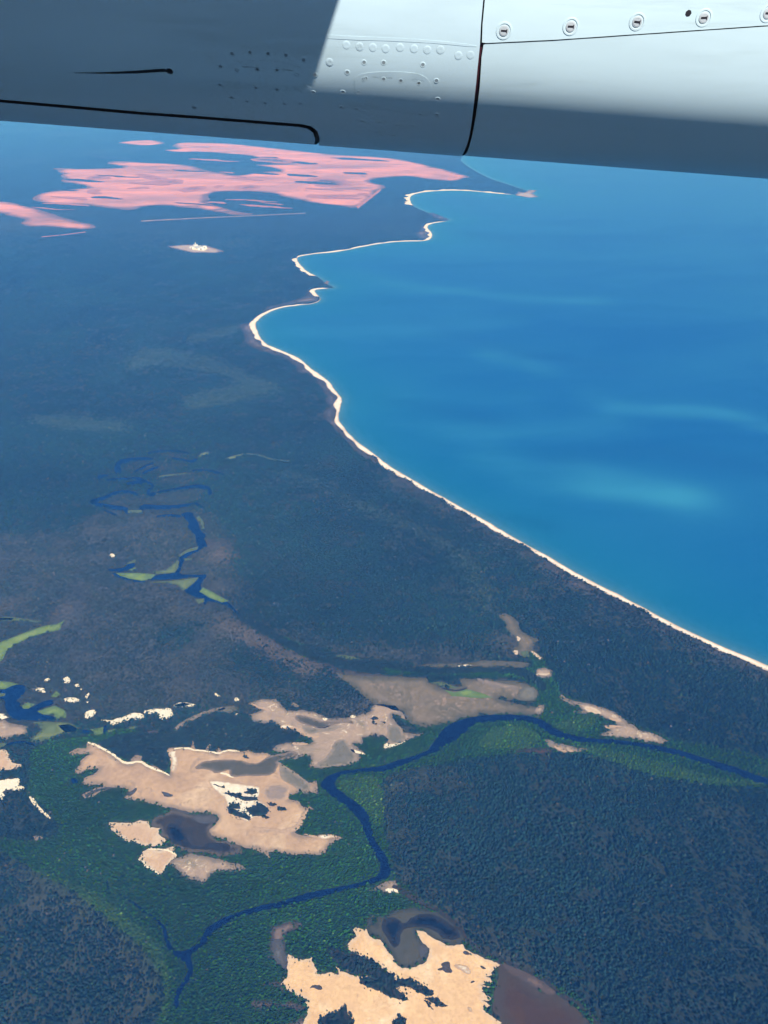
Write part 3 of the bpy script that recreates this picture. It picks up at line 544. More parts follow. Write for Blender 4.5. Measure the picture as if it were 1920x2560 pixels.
OVER += [('sand_patch', 'pinkgrey', rib('P2', '120,430 200,380 280,330 380,290 480,260 560,240', 34, 26)), ('salt_marsh', 'greygreen', tr('P2', '520,240 600,225 690,235 660,270 600,290 500,280')), ('sand_patch', 'white', rib('P1', '260,1215 310,1275 350,1330 440,1400', 30, 26)), ('sand_patch', 'pinkgrey', tr('P2', '1130,215 1160,190 1205,230 1180,240')),
         ('sand_patch', 'white', tr('E', '310,900 345,895 355,915 335,930')), ('sand_patch', 'mauve', tr('P1', '1220,655 1300,645 1410,660 1330,675')), ('sand_patch', 'pinkgrey', tr('A', '135,850 170,845 190,858 150,868'))]
for nm, mt, px in OVER: patch(nm, px, mt, 1.5, rough=5.0, lam=38, smooth=1)
SCRUB = [tr('P2', '540,980 600,970 700,1000 830,1020 850,1045 740,1045 650,1015'), tr('P2', '720,975 790,935 850,970 790,995'), tr('P2', '580,1110 620,1065 690,1075 700,1110 640,1115 690,1140 790,1190 770,1215 680,1190 600,1150'), tr('P2', '740,1115 810,1105 850,1065 900,1080 945,1130 900,1175 820,1180 780,1150'),
         tr('P4', '600,590 700,600 860,650 950,680 1020,710 1100,780 1190,830 1200,880 1280,860 1340,850 1400,910 1480,920 1540,980 1520,1010 1440,990 1350,940 1260,920 1210,930 1260,985 1330,1035 1250,1045 1180,1025 1110,990 1000,935 940,920 900,890 940,850 1000,830 850,815 780,780 700,730'), tr('P4', '1450,1020 1530,1020 1620,1060 1659,1090 1590,1090 1500,1050'),
         tr('P4', '540,1220 620,1160 690,1150 790,1085 790,1150 860,1225 850,1300 560,1300'), tr('P4', '1180,1230 1230,1185 1310,1200 1270,1290 1180,1290'), rib('P4', '1455,1040 1480,1080 1535,1118', 14, 10), tr('P2', '900,1185 930,1180 945,1195 915,1205'), tr('P2', '1020,1110 1060,1095 1095,1130 1030,1130'), tr('P2', '920,1060 1000,1080 980,1095 940,1085'),
         rib('P2', '460,905 560,935', 8), tr('P2', '715,660 745,655 775,680 740,682'), tr('P7', '920,470 950,455 990,480 940,490'), tr('P7', '930,520 975,515 970,530'), tr('P7', '1000,490 1050,500 1040,515'), tr('P5', '760,1150 820,1150 870,1230 820,1200')]
for px in SCRUB: patch('scrub_floor', px, 'scrub', 1.9, rough=5.0, lam=30, cls='D')

# ------------------------------------------------------------------ far mine
patch('mine_pit', tr('I', '220,207 350,212 430,210 560,205 440,183 520,178 640,185 760,190 820,195 880,215 960,230 1000,240 1080,235 1150,222 1230,222 1180,205 1080,192 1200,192 1280,190 1150,170 1060,150 960,145 870,138 760,140 700,130 780,127 740,110 780,97 860,97 1000,102 1150,118 1300,135 1450,150',
   'H', '746,28 860,45 950,65 1040,85 1130,110 1190,128 1150,138 1120,150 1050,150 960,140 880,125 800,130 720,135 660,150 700,165 770,178 720,200 680,235 640,275 600,292 540,280 440,272 360,262 290,245 230,235 180,215 80,205',
   'I', '1037,309 980,308 920,312 900,325 915,345 870,355 950,375 1000,392 1060,400 1100,408 1040,412 960,400 880,385 800,378 700,368 630,372 580,390 500,385 400,370 300,362 200,360 130,345 150,330 200,310 300,303 400,290 330,275 265,268 270,240 250,220'), 'mine', 2.0, rough=60, lam=500, smooth=1, grid=200)
patch('mine_pit', tr('I', '-200,345 0,352 60,358 130,378 200,395 250,415 340,440 430,463 380,472 280,467 200,460 110,458 90,445 110,435 60,418 0,400 -200,395'), 'mine', 2.0, rough=50, lam=400, smooth=1)
patch('mine_pit', tr('I', '490,98 620,85 690,92 720,103 620,112 560,105'), 'mine', 2.0, rough=50, lam=400, smooth=1)
for e in ((410, 312, 45, 9), (430, 250, 60, 9), (720, 268, 85, 9), (940, 288, 30, 5), (1420, 333, 105, 12), (1570, 322, 35, 6), (610, 292, 40, 5)):
    ring = [(e[0] + e[2] * math.cos(a), e[1] + e[3] * math.sin(a)) for a in np.linspace(0, 2 * math.pi, 16, endpoint=False)]
    patch('forest_island', tr('I', ' '.join(f'{x:.1f},{y:.1f}' for x, y in ring)), 'mineside', 6.0, rough=170, lam=500)
for s in ('1310,255 1400,246 1500,262 1540,285 1450,292 1350,285', '560,228 680,240 760,262 640,262', '1000,285 1120,278 1130,300 1010,300', '1060,170 1180,160 1300,178 1250,190 1120,182', '760,300 860,285 900,290 800,318'):
    patch('mine_regrowth', tr('I', s), 'mineside', 4.0, rough=90, lam=500, smooth=2)
for k in range(34):
    rs = random.Random(900 + k); cx_, cy_ = rs.uniform(230, 1560), rs.uniform(150, 385); hx_, hy_ = rs.uniform(28, 120), rs.uniform(1.6, 5.0)
    ring = [(cx_ + hx_ * math.cos(a) * rs.uniform(.7, 1.15), cy_ + hy_ * math.sin(a) * rs.uniform(.7, 1.2) + .06 * hx_ * math.cos(a)) for a in np.linspace(0, 2 * math.pi, 14, endpoint=False)]
    patch('mine_regrowth', tr('I', ' '.join(f'{x:.1f},{y:.1f}' for x, y in ring)), ('mineside', 'scrub')[k % 2], 5.0 + k * .15, rough=60, lam=400, smooth=1)
patch('mine_regrowth', rib('H', '605,290 660,250 730,195', 14, 10), 'mineside', 4.5, rough=10, lam=200)
patch('haul_road', rib('I', '610,437 900,422 1320,403', 6, 4), 'clearing', 1.5, rough=6, lam=400)
patch('haul_road', rib('I', '180,505 270,497 370,484', 3, 3), 'mineside', 1.5, rough=6, lam=400)
patch('plant_yard', tr('I', '720,545 790,540 840,540 900,545 970,568 930,575 830,573 770,560'), 'clearing', 1.5, rough=15, lam=200)
patch('plant_yard', tr('I', '825,548 870,545 900,556 880,566 830,562'), 'white', 3.0, rough=10, lam=100)

# ------------------------------------------------------------------ cover raster (on the ground, metres)
RES = 8.0; X0, X1, Y0, Y1 = -9000.0, 9000.0, 700.0, 14000.0
NX, NY = int((X1 - X0) / RES), int((Y1 - Y0) / RES)
CODE = {'W': 0, 'S': 1, 'G': 2, 'M': 3, 'm': 4, 'D': 5, 'B': 6, 'R': 7, 'p': 8, 'g': 9}
cls = np.zeros((NY, NX), np.uint8)
def fill(poly, code):
    lo, hi = poly.min(0), poly.max(0)
    r0 = max(0, int((lo[1] - Y0) / RES)); r1 = min(NY - 1, int((hi[1] - Y0) / RES) + 1)
    a = poly; b = np.roll(poly, -1, 0)
    for r in range(r0, r1 + 1):
        y = Y0 + (r + .5) * RES
        c = (a[:, 1] > y) != (b[:, 1] > y)
        if not c.any(): continue
        xs = np.sort(a[c, 0] + (y - a[c, 1]) * (b[c, 0] - a[c, 0]) / (b[c, 1] - a[c, 1]))
        k = np.clip(np.round((xs - X0) / RES).astype(int), 0, NX)
        for i in range(0, len(k) - 1, 2): cls[r, k[i]:k[i + 1]] = code
for c_, p_ in RASTER_POLYS: fill(p_, CODE[c_])
fill(sea_poly, CODE['R'])
def box_blur(a, r):
    for ax in (0, 1):
        c = np.cumsum(np.concatenate([np.repeat(np.take(a, [0], ax), r + 1, ax), a, np.repeat(np.take(a, [-1], ax), r, ax)], ax), ax)
        n = a.shape[ax]
        a = (np.take(c, range(2 * r + 1, 2 * r + 1 + n), ax) - np.take(c, range(0, n), ax)) / (2 * r + 1)
    return a
FLOOR = np.array([(0.020, 0.028, 0.020), (0.042, 0.047, 0.040), (0.105, 0.086, 0.070), (0.012, 0.030, 0.008), (0.024, 0.054, 0.010), (0.014, 0.018, 0.013), (0.05, 0.045, 0.035), (0.012, 0.02, 0.02), (0.036, 0.056, 0.040), (0.040, 0.041, 0.042)])
colr = FLOOR[cls]
def tint(px, c, amount, blur):
    global colr
    p = chaikin(ground(px), 2); save = cls.copy(); cls[:] = 0; fill(p, 99); m_ = (cls == 99).astype(np.float32); cls[:] = save
    m_ = box_blur(box_blur(m_, blur), blur)[..., None] * amount
    colr = colr * (1 - m_) + np.array(c) * m_
soft = np.isin(cls, (0, 1, 2, 8))[..., None]
colr = np.where(soft, box_blur(box_blur(colr, 6), 5), box_blur(colr, 1))
def look(xy):
    ix = np.clip(((xy[:, 0] - X0) / RES).astype(int), 0, NX - 1); iy = np.clip(((xy[:, 1] - Y0) / RES).astype(int), 0, NY - 1)
    inn = (xy[:, 0] > X0) & (xy[:, 0] < X1) & (xy[:, 1] > Y0) & (xy[:, 1] < Y1)
    return iy, ix, inn

# ------------------------------------------------------------------ ground: one sheet to the horizon
ys = [-3000.0, 0.0, 600.0, 900.0]
while ys[-1] < 85000: ys.append(ys[-1] + max(11.0, ys[-1] * 0.0062))
xp = [0.0]
while xp[-1] < 85000: xp.append(xp[-1] + (16.0 if xp[-1] < 2200 else max(18.0, (xp[-1] - 2200) * 0.035 + 18)))
xs_ = np.array([-t for t in xp[:0:-1]] + xp); ys = np.array(ys)
gx, gy = np.meshgrid(xs_, ys); gv = np.stack([gx.ravel(), gy.ravel(), np.zeros(gx.size)], 1)
nx, ny = len(xs_), len(ys)
ii = np.arange(nx * ny).reshape(ny, nx)
gf = np.stack([ii[:-1, :-1], ii[:-1, 1:], ii[1:, 1:], ii[1:, :-1]], -1).reshape(-1, 4)
me = bpy.data.meshes.new('ground'); me.vertices.add(len(gv)); me.vertices.foreach_set('co', gv.ravel())
me.loops.add(gf.size); me.loops.foreach_set('vertex_index', gf.ravel().astype(np.int32))
me.polygons.add(len(gf)); me.polygons.foreach_set('loop_start', np.arange(0, gf.size, 4, dtype=np.int32)); me.polygons.foreach_set('loop_total', np.full(len(gf), 4, np.int32)); me.update(calc_edges=True)
iy, ix, inn = look(gv)
dist = np.hypot(gv[:, 0], gv[:, 1])
shaded_canopy = np.array((0.014, 0.026, 0.019))  # mean far-forest colour, self-shading of the crowns multiplied in
gc = np.where(inn[:, None], colr[iy, ix], shaded_canopy)
big = vnoise(gv[:, 0], gv[:, 1], 1500.0, 5, 1)[:, None]; mid = vnoise(gv[:, 0], gv[:, 1], 260.0, 4, 2)[:, None]
fade = np.clip((dist - 6000) / 6000, 0, 1)[:, None]
gc = gc * (1 - fade) + (gc * 0.5 + shaded_canopy * 0.5) * fade
gc = gc * (0.72 + 0.56 * big) * (0.8 + 0.4 * mid)
gc = gc + np.array((0.016, 0.011, 0.009)) * np.clip(big - 0.55, 0, 1) * 2.0
at = me.attributes.new('cover', 'FLOAT_COLOR', 'POINT'); at.data.foreach_set('color', np.column_stack([gc, np.ones(len(gc))]).astype(np.float32).ravel())
m, nt, b = new_mat('ground cover')
tc = N(nt, 'ShaderNodeTexCoord').outputs['Object']
ca = N(nt, 'ShaderNodeAttribute', attribute_name='cover').outputs['Color']
n1 = noise_node(nt, 1 / 22.0, 5, 0.7, tc); n2 = noise_node(nt, 1 / 130.0, 5, 0.65, tc)
c = mix(nt, 1.0, ca, ramp(nt, n1.outputs[0], [(0.3, (0.55, 0.55, 0.55)), (0.7, (1.45, 1.45, 1.45))]).outputs[0], 'MULTIPLY')
c = mix(nt, 1.0, c, ramp(nt, n2.outputs[0], [(0.3, (0.75, 0.78, 0.8)), (0.7, (1.25, 1.2, 1.15))]).outputs[0], 'MULTIPLY')
nt.links.new(c, b.inputs['Base Color']); b.inputs['Roughness'].default_value = 0.95; b.inputs['Specular IOR Level'].default_value = 0.05
bp = N(nt, 'ShaderNodeBump'); bp.inputs['Strength'].default_value = 0.5; bp.inputs['Distance'].default_value = 6.0
nt.links.new(n1.outputs[0], bp.inputs['Height']); nt.links.new(bp.outputs[0], b.inputs['Normal'])
me.materials.append(m)
go = bpy.data.objects.new('ground', me); col.objects.link(go); go['kind'] = 'structure'

# ------------------------------------------------------------------ trees
def leaf_mat():
    m, nt, b = new_mat('foliage')
    a = N(nt, 'ShaderNodeAttribute', attribute_name='tint', attribute_type='INSTANCER').outputs['Color']
    tc = N(nt, 'ShaderNodeTexCoord').outputs['Object']
    n = noise_node(nt, 2.5, 2, 0.6, tc)
    c = mix(nt, 1.0, a, ramp(nt, n.outputs[0], [(0.3, (0.6, 0.6, 0.6)), (0.7, (1.4, 1.4, 1.4))]).outputs[0], 'MULTIPLY')
    nt.links.new(c, b.inputs['Base Color']); b.inputs['Roughness'].default_value = 0.8; b.inputs['Specular IOR Level'].default_value = 0.1
    return m
def own_leaf_mat(name, c0, c1):
    m, nt, b = new_mat(name)
    oi = N(nt, 'ShaderNodeObjectInfo').outputs['Random']; tc = N(nt, 'ShaderNodeTexCoord').outputs['Object']
    n = noise_node(nt, 1.2, 2, 0.6, tc)
    c = mix(nt, oi, c0, c1)
    c = mix(nt, 1.0, c, ramp(nt, n.outputs[0], [(0.3, (0.6, 0.6, 0.6)), (0.7, (1.4, 1.4, 1.4))]).outputs[0], 'MULTIPLY')
    nt.links.new(c, b.inputs['Base Color']); b.inputs['Roughness'].default_value = 0.8; b.inputs['Specular IOR Level'].default_value = 0.1
    return m
def crown_geo(r, lobes=5, leaves=46, seed=0, flat=0.8, lift=0.55):
    """unit crown: a few lumpy lobes wrapped in leaf clumps; radius 1, base at z=lift"""
    g = random.Random(seed); vs, fs = [], []
    ico_v = [Vector(v).normalized() for v in [(0, 0, 1), (.89, 0, .45), (.28, .85, .45), (-.72, .53, .45), (-.72, -.53, .45), (.28, -.85, .45), (.72, .53, -.45), (-.28, .85, -.45), (-.89, 0, -.45), (-.28, -.85, -.45), (.72, -.53, -.45), (0, 0, -1)]]
    ico_f = [(0, 1, 2), (0, 2, 3), (0, 3, 4), (0, 4, 5), (0, 5, 1), (1, 6, 2), (2, 7, 3), (3, 8, 4), (4, 9, 5), (5, 10, 1), (6, 7, 2), (7, 8, 3), (8, 9, 4), (9, 10, 5), (10, 6, 1), (6, 11, 7), (7, 11, 8), (8, 11, 9), (9, 11, 10), (10, 11, 6)]
    cent = []
    for k in range(lobes):
        a = k * 2.4 + g.random(); rr = 0.0 if k == 0 else 0.5 * g.uniform(.7, 1.1)
        cent.append((Vector((math.cos(a) * rr, math.sin(a) * rr, lift + flat * g.uniform(.35, .75) + (0.25 if k == 0 else 0))), g.uniform(.34, .52)))
    for c, s in cent:
        o = len(vs)
        for v in ico_v: vs.append(c + Vector((v.x, v.y, v.z * flat)) * s * g.uniform(.75, 1.2))
        fs += [(a + o, b + o, d + o) for a, b, d in ico_f]
    for k in range(leaves):
        c, s = g.choice(cent)
        d = Vector((g.gauss(0, 1), g.gauss(0, 1), g.gauss(.25, .9))).normalized()
        p = c + Vector((d.x, d.y, d.z * flat)) * s * g.uniform(.95, 1.3)
        t = d.orthogonal().normalized(); u = d.cross(t); tilt = d * g.uniform(-.1, .1); w = g.uniform(.09, .17)
        o = len(vs); vs += [p + t * w + tilt, p + u * w, p - t * w - tilt, p - u * w]; fs.append((o, o + 1, o + 2, o + 3))
    return [v * r for v in vs], fs
LEAF = leaf_mat()
var = bpy.data.collections.new('tree_variants'); far_var = bpy.data.collections.new('clump_variants')
for k in range(7):
    v_, f_ = crown_geo(1.0, lobes=[4, 5, 6, 5, 3, 6, 4][k], leaves=34, seed=k, flat=[.8, .7, .9, .65, 1.0, .75, .85][k])
    me = bpy.data.meshes.new('crown_form'); me.from_pydata(v_, [], f_); me.materials.append(LEAF)
    var.objects.link(bpy.data.objects.new('crown_form', me))
for k in range(5):
    vs, fs = [], []
    g = random.Random(50 + k)
    for q in range(7):
        v_, f_ = crown_geo(g.uniform(.28, .5), lobes=3, leaves=6, seed=90 + k * 9 + q)
        a = q * 2.4; r_ = 0.3 * math.sqrt(q); o = len(vs)
        vs += [v + Vector((math.cos(a) * r_, math.sin(a) * r_, 0)) for v in v_]; fs += [tuple(i + o for i in t) for t in f_]
    me = bpy.data.meshes.new('clump_form'); me.from_pydata(vs, [], fs); me.materials.append(LEAF)
    far_var.objects.link(bpy.data.objects.new('clump_form', me))

def scatter_nodes(name, coll):
    ng = bpy.data.node_groups.new(name, 'GeometryNodeTree')
    ng.interface.new_socket('Geometry', in_out='INPUT', socket_type='NodeSocketGeometry'); ng.interface.new_socket('Geometry', in_out='OUTPUT', socket_type='NodeSocketGeometry')
    gi, go_ = ng.nodes.new('NodeGroupInput'), ng.nodes.new('NodeGroupOutput')
    ci_ = ng.nodes.new('GeometryNodeCollectionInfo'); ci_.inputs[0].default_value = coll; ci_.inputs[1].default_value = True; ci_.inputs[2].default_value = True
    m2p = ng.nodes.new('GeometryNodeMeshToPoints'); iop = ng.nodes.new('GeometryNodeInstanceOnPoints'); iop.inputs['Pick Instance'].default_value = True
    rv = ng.nodes.new('FunctionNodeRandomValue'); rv.data_type = 'FLOAT_VECTOR'; rv.inputs[0].default_value = (0, 0, 0); rv.inputs[1].default_value = (0, 0, 6.283)
    na = ng.nodes.new('GeometryNodeInputNamedAttribute'); na.data_type = 'FLOAT_VECTOR'; na.inputs[0].default_value = 'size'
    L = ng.links.new
    L(gi.outputs[0], m2p.inputs['Mesh']); L(m2p.outputs[0], iop.inputs['Points']); L(ci_.outputs[0], iop.inputs['Instance'])
    L(rv.outputs[0], iop.inputs['Rotation']); L(na.outputs[0], iop.inputs['Scale']); L(iop.outputs[0], go_.inputs[0])
    return ng
def scatter(name, pts, size, tints, coll):
    me = bpy.data.meshes.new(name); me.vertices.add(len(pts)); me.vertices.foreach_set('co', pts.astype(np.float32).ravel())
    a = me.attributes.new('size', 'FLOAT_VECTOR', 'POINT'); a.data.foreach_set('vector', size.astype(np.float32).ravel())
    a = me.attributes.new('tint', 'FLOAT_COLOR', 'POINT'); a.data.foreach_set('color', np.column_stack([tints, np.ones(len(tints))]).astype(np.float32).ravel())
    o = bpy.data.objects.new(name, me); col.objects.link(o); o['kind'] = 'stuff'
    md = o.modifiers.new('scatter', 'NODES'); md.node_group = scatter_nodes(name + '_nodes', coll)
    return o
DENS = np.array([0.88, 0.62, 0.07, 0.97, 0.90, 0.96, 0.0, 0.0, 0.66, 0.25])
TINT = np.array([(0.008, 0.027, 0.025), (0.019, 0.031, 0.025), (0.034, 0.040, 0.026), (0.014, 0.058, 0.006), (0.030, 0.086, 0.010), (0.010, 0.025, 0.022), (0, 0, 0), (0, 0, 0), (0.020, 0.042, 0.030), (0.026, 0.036, 0.032)])
RAD = np.array([4.3, 4.0, 2.8, 3.6, 3.3, 4.0, 1, 1, 4.0, 2.6]); HGT = np.array([1.25, 1.15, .9, 1.0, .9, 1.1, 1, 1, 1.0, .8])
def cells(y0, y1, step, margin=1.18):
    out = []
    for y in np.arange(y0, y1, step):
        w = (math.hypot(y, ALT) * 0.9 * 960 / FPX * margin + 150) if y > 0 else 900
        d_opt = y * math.cos(PITCH) + ALT * math.sin(PITCH); w = d_opt * 960 / FPX * margin + 60
        x = np.arange(-w, w, step); out.append(np.stack([x, np.full(len(x), y)], 1))
    p = np.vstack(out); return p + rng.uniform(-.48, .48, p.shape) * step
def grow(y0, y1, step, scale, zadd=0.0):
    p = cells(y0, y1, step); iy, ix, inn = look(p); k = np.where(inn, cls[iy, ix], 0)
    iy2, ix2, _ = look(p + rng.normal(0, 38.0, p.shape)); k2 = cls[iy2, ix2]
    k = np.where(inn & np.isin(k, (0, 1, 2, 8)) & np.isin(k2, (0, 1, 2, 8)), k2, k)
    open_ = vnoise(p[:, 0], p[:, 1], 140.0, 4, 5)
    if scale == 1: dens_edge = EDGE[iy, ix]
    gaps = vnoise(p[:, 0], p[:, 1], 48.0, 3, 15)
    d = DENS[k] * np.where(k == 0, np.clip(0.72 + (open_ - 0.40) * 2.2, .25, 1.08), np.where(k == 1, np.clip(.2 + (open_ - .3) * 3.4, .1, 1.6), 1.0))
    d = d * np.where(np.isin(k, (0, 1)), np.clip(1.25 - (gaps < .36) * .9, 0, 1.2), 1.0)
    if scale == 1: d = np.where(k == 6, dens_edge, d)
    ok = rng.random(len(p)) < d
    p, k, open_ = p[ok], k[ok], open_[ok]
    r = np.where(k == 6, 2.4, RAD[k]) * np.clip(rng.lognormal(-.04, .30, len(p)), .45, 1.9) * scale
    if scale > 1:                                   # keep channels and meadows open: only shrubs on their banks
        bank = np.zeros(len(p), bool)
        for ang in range(8):
            a_, b_, _ = look(p + 17.0 * np.array((math.cos(ang * .785), math.sin(ang * .785)))); bank |= np.isin(cls[a_, b_], (6, 7))
        r[bank] *= 0.34
    TT = TINT.copy(); TT[6] = (0.016, 0.040, 0.016)
    t = TT[k] * (rng.uniform(.5, 1.55, (len(p), 1)) if scale == 1 else rng.uniform(.75, 1.25, (len(p), 1))) * rng.uniform(.88, 1.12, (len(p), 3))
    pal = vnoise(p[:, 0], p[:, 1], 420.0, 4, 8)[:, None]
    t = t * (0.45 + 1.1 * pal)
    brown = rng.random(len(p)) < (.05 if scale == 1 else .01)
    t[brown] = t[brown] * np.array((2.4, 1.5, 1.1))
    dead = rng.random(len(p)) < (.004 if scale == 1 else 0)
    t[dead] = np.array((0.07, 0.068, 0.06))
    h = r * HGT[k] * rng.uniform(.8, 1.25, len(p))
    return np.column_stack([p, np.full(len(p), zadd)]), np.column_stack([r, r, h]), t, k
veg = box_blur(np.isin(cls, (0, 1, 3, 4, 5, 8)).astype(np.float32), 3)
EDGE = np.where(cls == 6, np.clip(veg * 1.6 - .32, 0, .75), 0)
NEAR_END, FAR_END = 5400.0, 12500.0
P, S, T, K = grow(1020, NEAR_END, 6.8, 1.0)
# the trees that show largest, nearest the flight path, stand as objects of their own
dtree = np.hypot(P[:, 1], ALT) * 1.0 + np.abs(P[:, 0]) * 0.02
pxy = None
c_, s_ = math.cos(PITCH), math.sin(PITCH)
depth = P[:, 1] * c_ + ALT * s_; vpx = 1280 - FPX * (P[:, 1] * s_ - ALT * c_) / depth; hpx = 960 + FPX * P[:, 0] / depth
inframe = (vpx < 2552) & (hpx > 8) & (hpx < 1912) & np.isin(K, (0, 5)) & (S[:, 0] > 4.0)
for side, sel in (('W', np.where(inframe)[0]),):
    order = sel[np.argsort(-(S[sel, 0] / depth[sel]) - 0.0000012 * vpx[sel])][:290]
solo = order
mask = np.ones(len(P), bool); mask[solo] = False
scatter('forest', P[mask], S[mask], T[mask], var)
P2, S2, T2, K2 = grow(NEAR_END, FAR_END, 16.0, 2.7)
S2[:, 2] *= 0.6
thin = rng.random(len(P2)) < np.clip((FAR_END - P2[:, 1]) / 2500, 0, 1)
scatter('far_forest', P2[thin], S2[thin], T2[thin], far_var)
BARK = simple_mat('pale bark', (0.22, 0.19, 0.16), 0.9)
LEAF1 = own_leaf_mat('eucalypt foliage', (0.010, 0.028, 0.027), (0.021, 0.041, 0.031))
crown_me = []
for k in range(6):
    v_, f_ = crown_geo(1.0, lobes=5 + k % 3, leaves=60, seed=200 + k, flat=.65 + .08 * k)
    me = bpy.data.meshes.new('crown'); me.from_pydata(v_, [], f_); me.materials.append(LEAF1); crown_me.append(me)
def trunk_mesh():
    vs, fs = [], []
    def limb(a, b, r0, r1):
        o = len(vs); d = (b - a).normalized(); t = d.orthogonal().normalized(); u = d.cross(t)
        for c, r in ((a, r0), (b, r1)):
            for k in range(6): vs.append(c + (t * math.cos(k * 1.0472) + u * math.sin(k * 1.0472)) * r)
        for k in range(6): fs.append((o + k, o + (k + 1) % 6, o + 6 + (k + 1) % 6, o + 6 + k))
    limb(Vector((0, 0, 0)), Vector((.02, .01, .7)), .06, .04); limb(Vector((.02, .01, .66)), Vector((.3, .1, 1.0)), .032, .015); limb(Vector((.02, .01, .6)), Vector((-.26, .16, .95)), .03, .015); limb(Vector((.02, .01, .68)), Vector((.0, -.25, 1.05)), .03, .014)
    me = bpy.data.meshes.new('trunk'); me.from_pydata(vs, [], fs); me.materials.append(BARK); return me
trunk_me = trunk_mesh()
for n_, i in enumerate(solo):
    e = bpy.data.objects.new('eucalypt_tree', None); col.objects.link(e); e.location = P[i]; e.rotation_euler = (0, 0, rng.uniform(0, 6.28)); e.scale = S[i]
    e.empty_display_size = 1.0
    tag(e, 'dark blue-green tree crown standing in the closed woodland right beneath the aircraft', 'tree', 'trees of the nearest woodland')
    for nm, me in (('crown', crown_me[n_ % 6]), ('trunk', trunk_me)):
        o = bpy.data.objects.new(nm, me); col.objects.link(o); o.parent = e

# ------------------------------------------------------------------ far plant buildings and port sheds
SHED = simple_mat('white sheet metal', (0.75, 0.75, 0.74), 0.4); ROOF = simple_mat('grey sheet roof', (0.55, 0.55, 0.56), 0.4); DARK = simple_mat('dark doorway', (0.05, 0.05, 0.055), 0.7)
def shed(px, size, rz, label, cat='building', stack=0.0):
    g = ground(tr('I', px))[0]; w, l, h = size
    e = bpy.data.objects.new('industrial_shed', None); col.objects.link(e); e.location = (g[0], g[1], 3.0); e.rotation_euler = (0, 0, rz)
    tag(e, label, cat, None)
    a, b_ = w / 2, l / 2
    make_obj('wall', [(-a, -b_, 0), (a, -b_, 0), (a, b_, 0), (-a, b_, 0), (-a, -b_, h), (a, -b_, h), (a, b_, h), (-a, b_, h), (0, -b_, h * 1.25), (0, b_, h * 1.25)], [(0, 1, 5, 8, 4), (1, 2, 6, 5), (2, 3, 7, 9, 6), (3, 0, 4, 7)], SHED, e)
    o_ = w * .03
    make_obj('roof', [(-a - o_, -b_ - o_, h), (0, -b_ - o_, h * 1.28), (a + o_, -b_ - o_, h), (-a - o_, b_ + o_, h), (0, b_ + o_, h * 1.28), (a + o_, b_ + o_, h)], [(0, 1, 4, 3), (1, 2, 5, 4)], ROOF, e)
    make_obj('door', [(-w * .15, -b_ - .3, 0), (w * .15, -b_ - .3, 0), (w * .15, -b_ - .3, h * .7), (-w * .15, -b_ - .3, h * .7)], [(0, 1, 2, 3)], DARK, e)
    if stack:
        vs = [(math.cos(t) * r, l * .2 + math.sin(t) * r, z) for z, r in ((h, w * .07), (h + stack, w * .05)) for t in np.linspace(0, 2 * math.pi, 8, endpoint=False)]
        make_obj('chimney', vs, [(k, (k + 1) % 8, 8 + (k + 1) % 8, 8 + k) for k in range(8)] + [tuple(range(8, 16))], SHED, e)
shed('846,548', (60, 80, 26), 0.3, 'tall white shed with a chimney in the forest clearing', stack=34)
shed('862,557', (90, 130, 25), 0.5, 'long white shed in the forest clearing, beside the tall one with a chimney')
shed('884,553', (60, 60, 22), 0.2, 'small square white shed in the forest clearing beyond the long shed')
shed('832,553', (50, 70, 20), -0.3, 'low white shed at the edge of the pale yard in the forest')

# ------------------------------------------------------------------ the aircraft: engine nacelle under a high wing
NR = 0.80; TILT = math.radians(3.95); NY0 = 4.0
E1 = np.array((math.cos(TILT), 0, -math.sin(TILT))); E2 = np.array((0, 1.0, 0)); E3 = np.array((math.sin(TILT), 0, math.cos(TILT)))
def dep(py): return PITCH - math.atan((1280 - py) / FPX)
# half section of the nacelle: direction of the skin's normal against the distance from the keel, integrated into a curve
SS = np.arange(0, 3.6, 0.01)
PSI = np.radians(np.interp(SS, [0, .28, .66, .92, 1.00, 1.09, 1.24, 1.58, 1.95, 2.35, 2.75, 3.6], [-90, -84, -68, -54, -42, -28, -16, -3, 14, 48, 90, 90]))
SA = np.concatenate([[0], np.cumsum(-np.sin(PSI[:-1]) * .01)]); SB = np.concatenate([[0], np.cumsum(np.cos(PSI[:-1]) * .01)])
_k = np.where((SA < 0) & (SS > 1.5))[0]; _k = _k[0] if len(_k) else len(SS)
SS, PSI, SA, SB = SS[:_k], PSI[:_k], SA[:_k], SB[:_k]; SMAX = float(SS[-1]); SB = SB - .8
_d = dep(375.0)
A0 = np.array((0, NY0, -float((SB + (NY0 - SA) * math.tan(_d)).min())))          # axis above the middle of the picture, relative to the camera
air = bpy.data.objects.new('aircraft', None); col.objects.link(air); air.location = (0, 0, ALT)
tag(air, 'white aircraft engine nacelle beneath a wing, half in shadow, above the coast', 'aircraft')
def sect(f):
    """section at f metres from the keel (negative: the far side): out towards the cabin, up, angle of the normal"""
    g = abs(f); a, b, p = np.interp(g, SS, SA), np.interp(g, SS, SB), np.interp(g, SS, PSI)
    return (a, b, math.cos(p), math.sin(p)) if f >= 0 else (-a, b, -math.cos(p), math.sin(p))
def normal(f):
    a, b, c, d = sect(f); return -E2 * c + E3 * d
def skin(u, f, r=NR):
    a, b, c, d = sect(f); o = r - NR
    return A0 + E1 * u - E2 * (a + c * o) + E3 * (b + d * o)
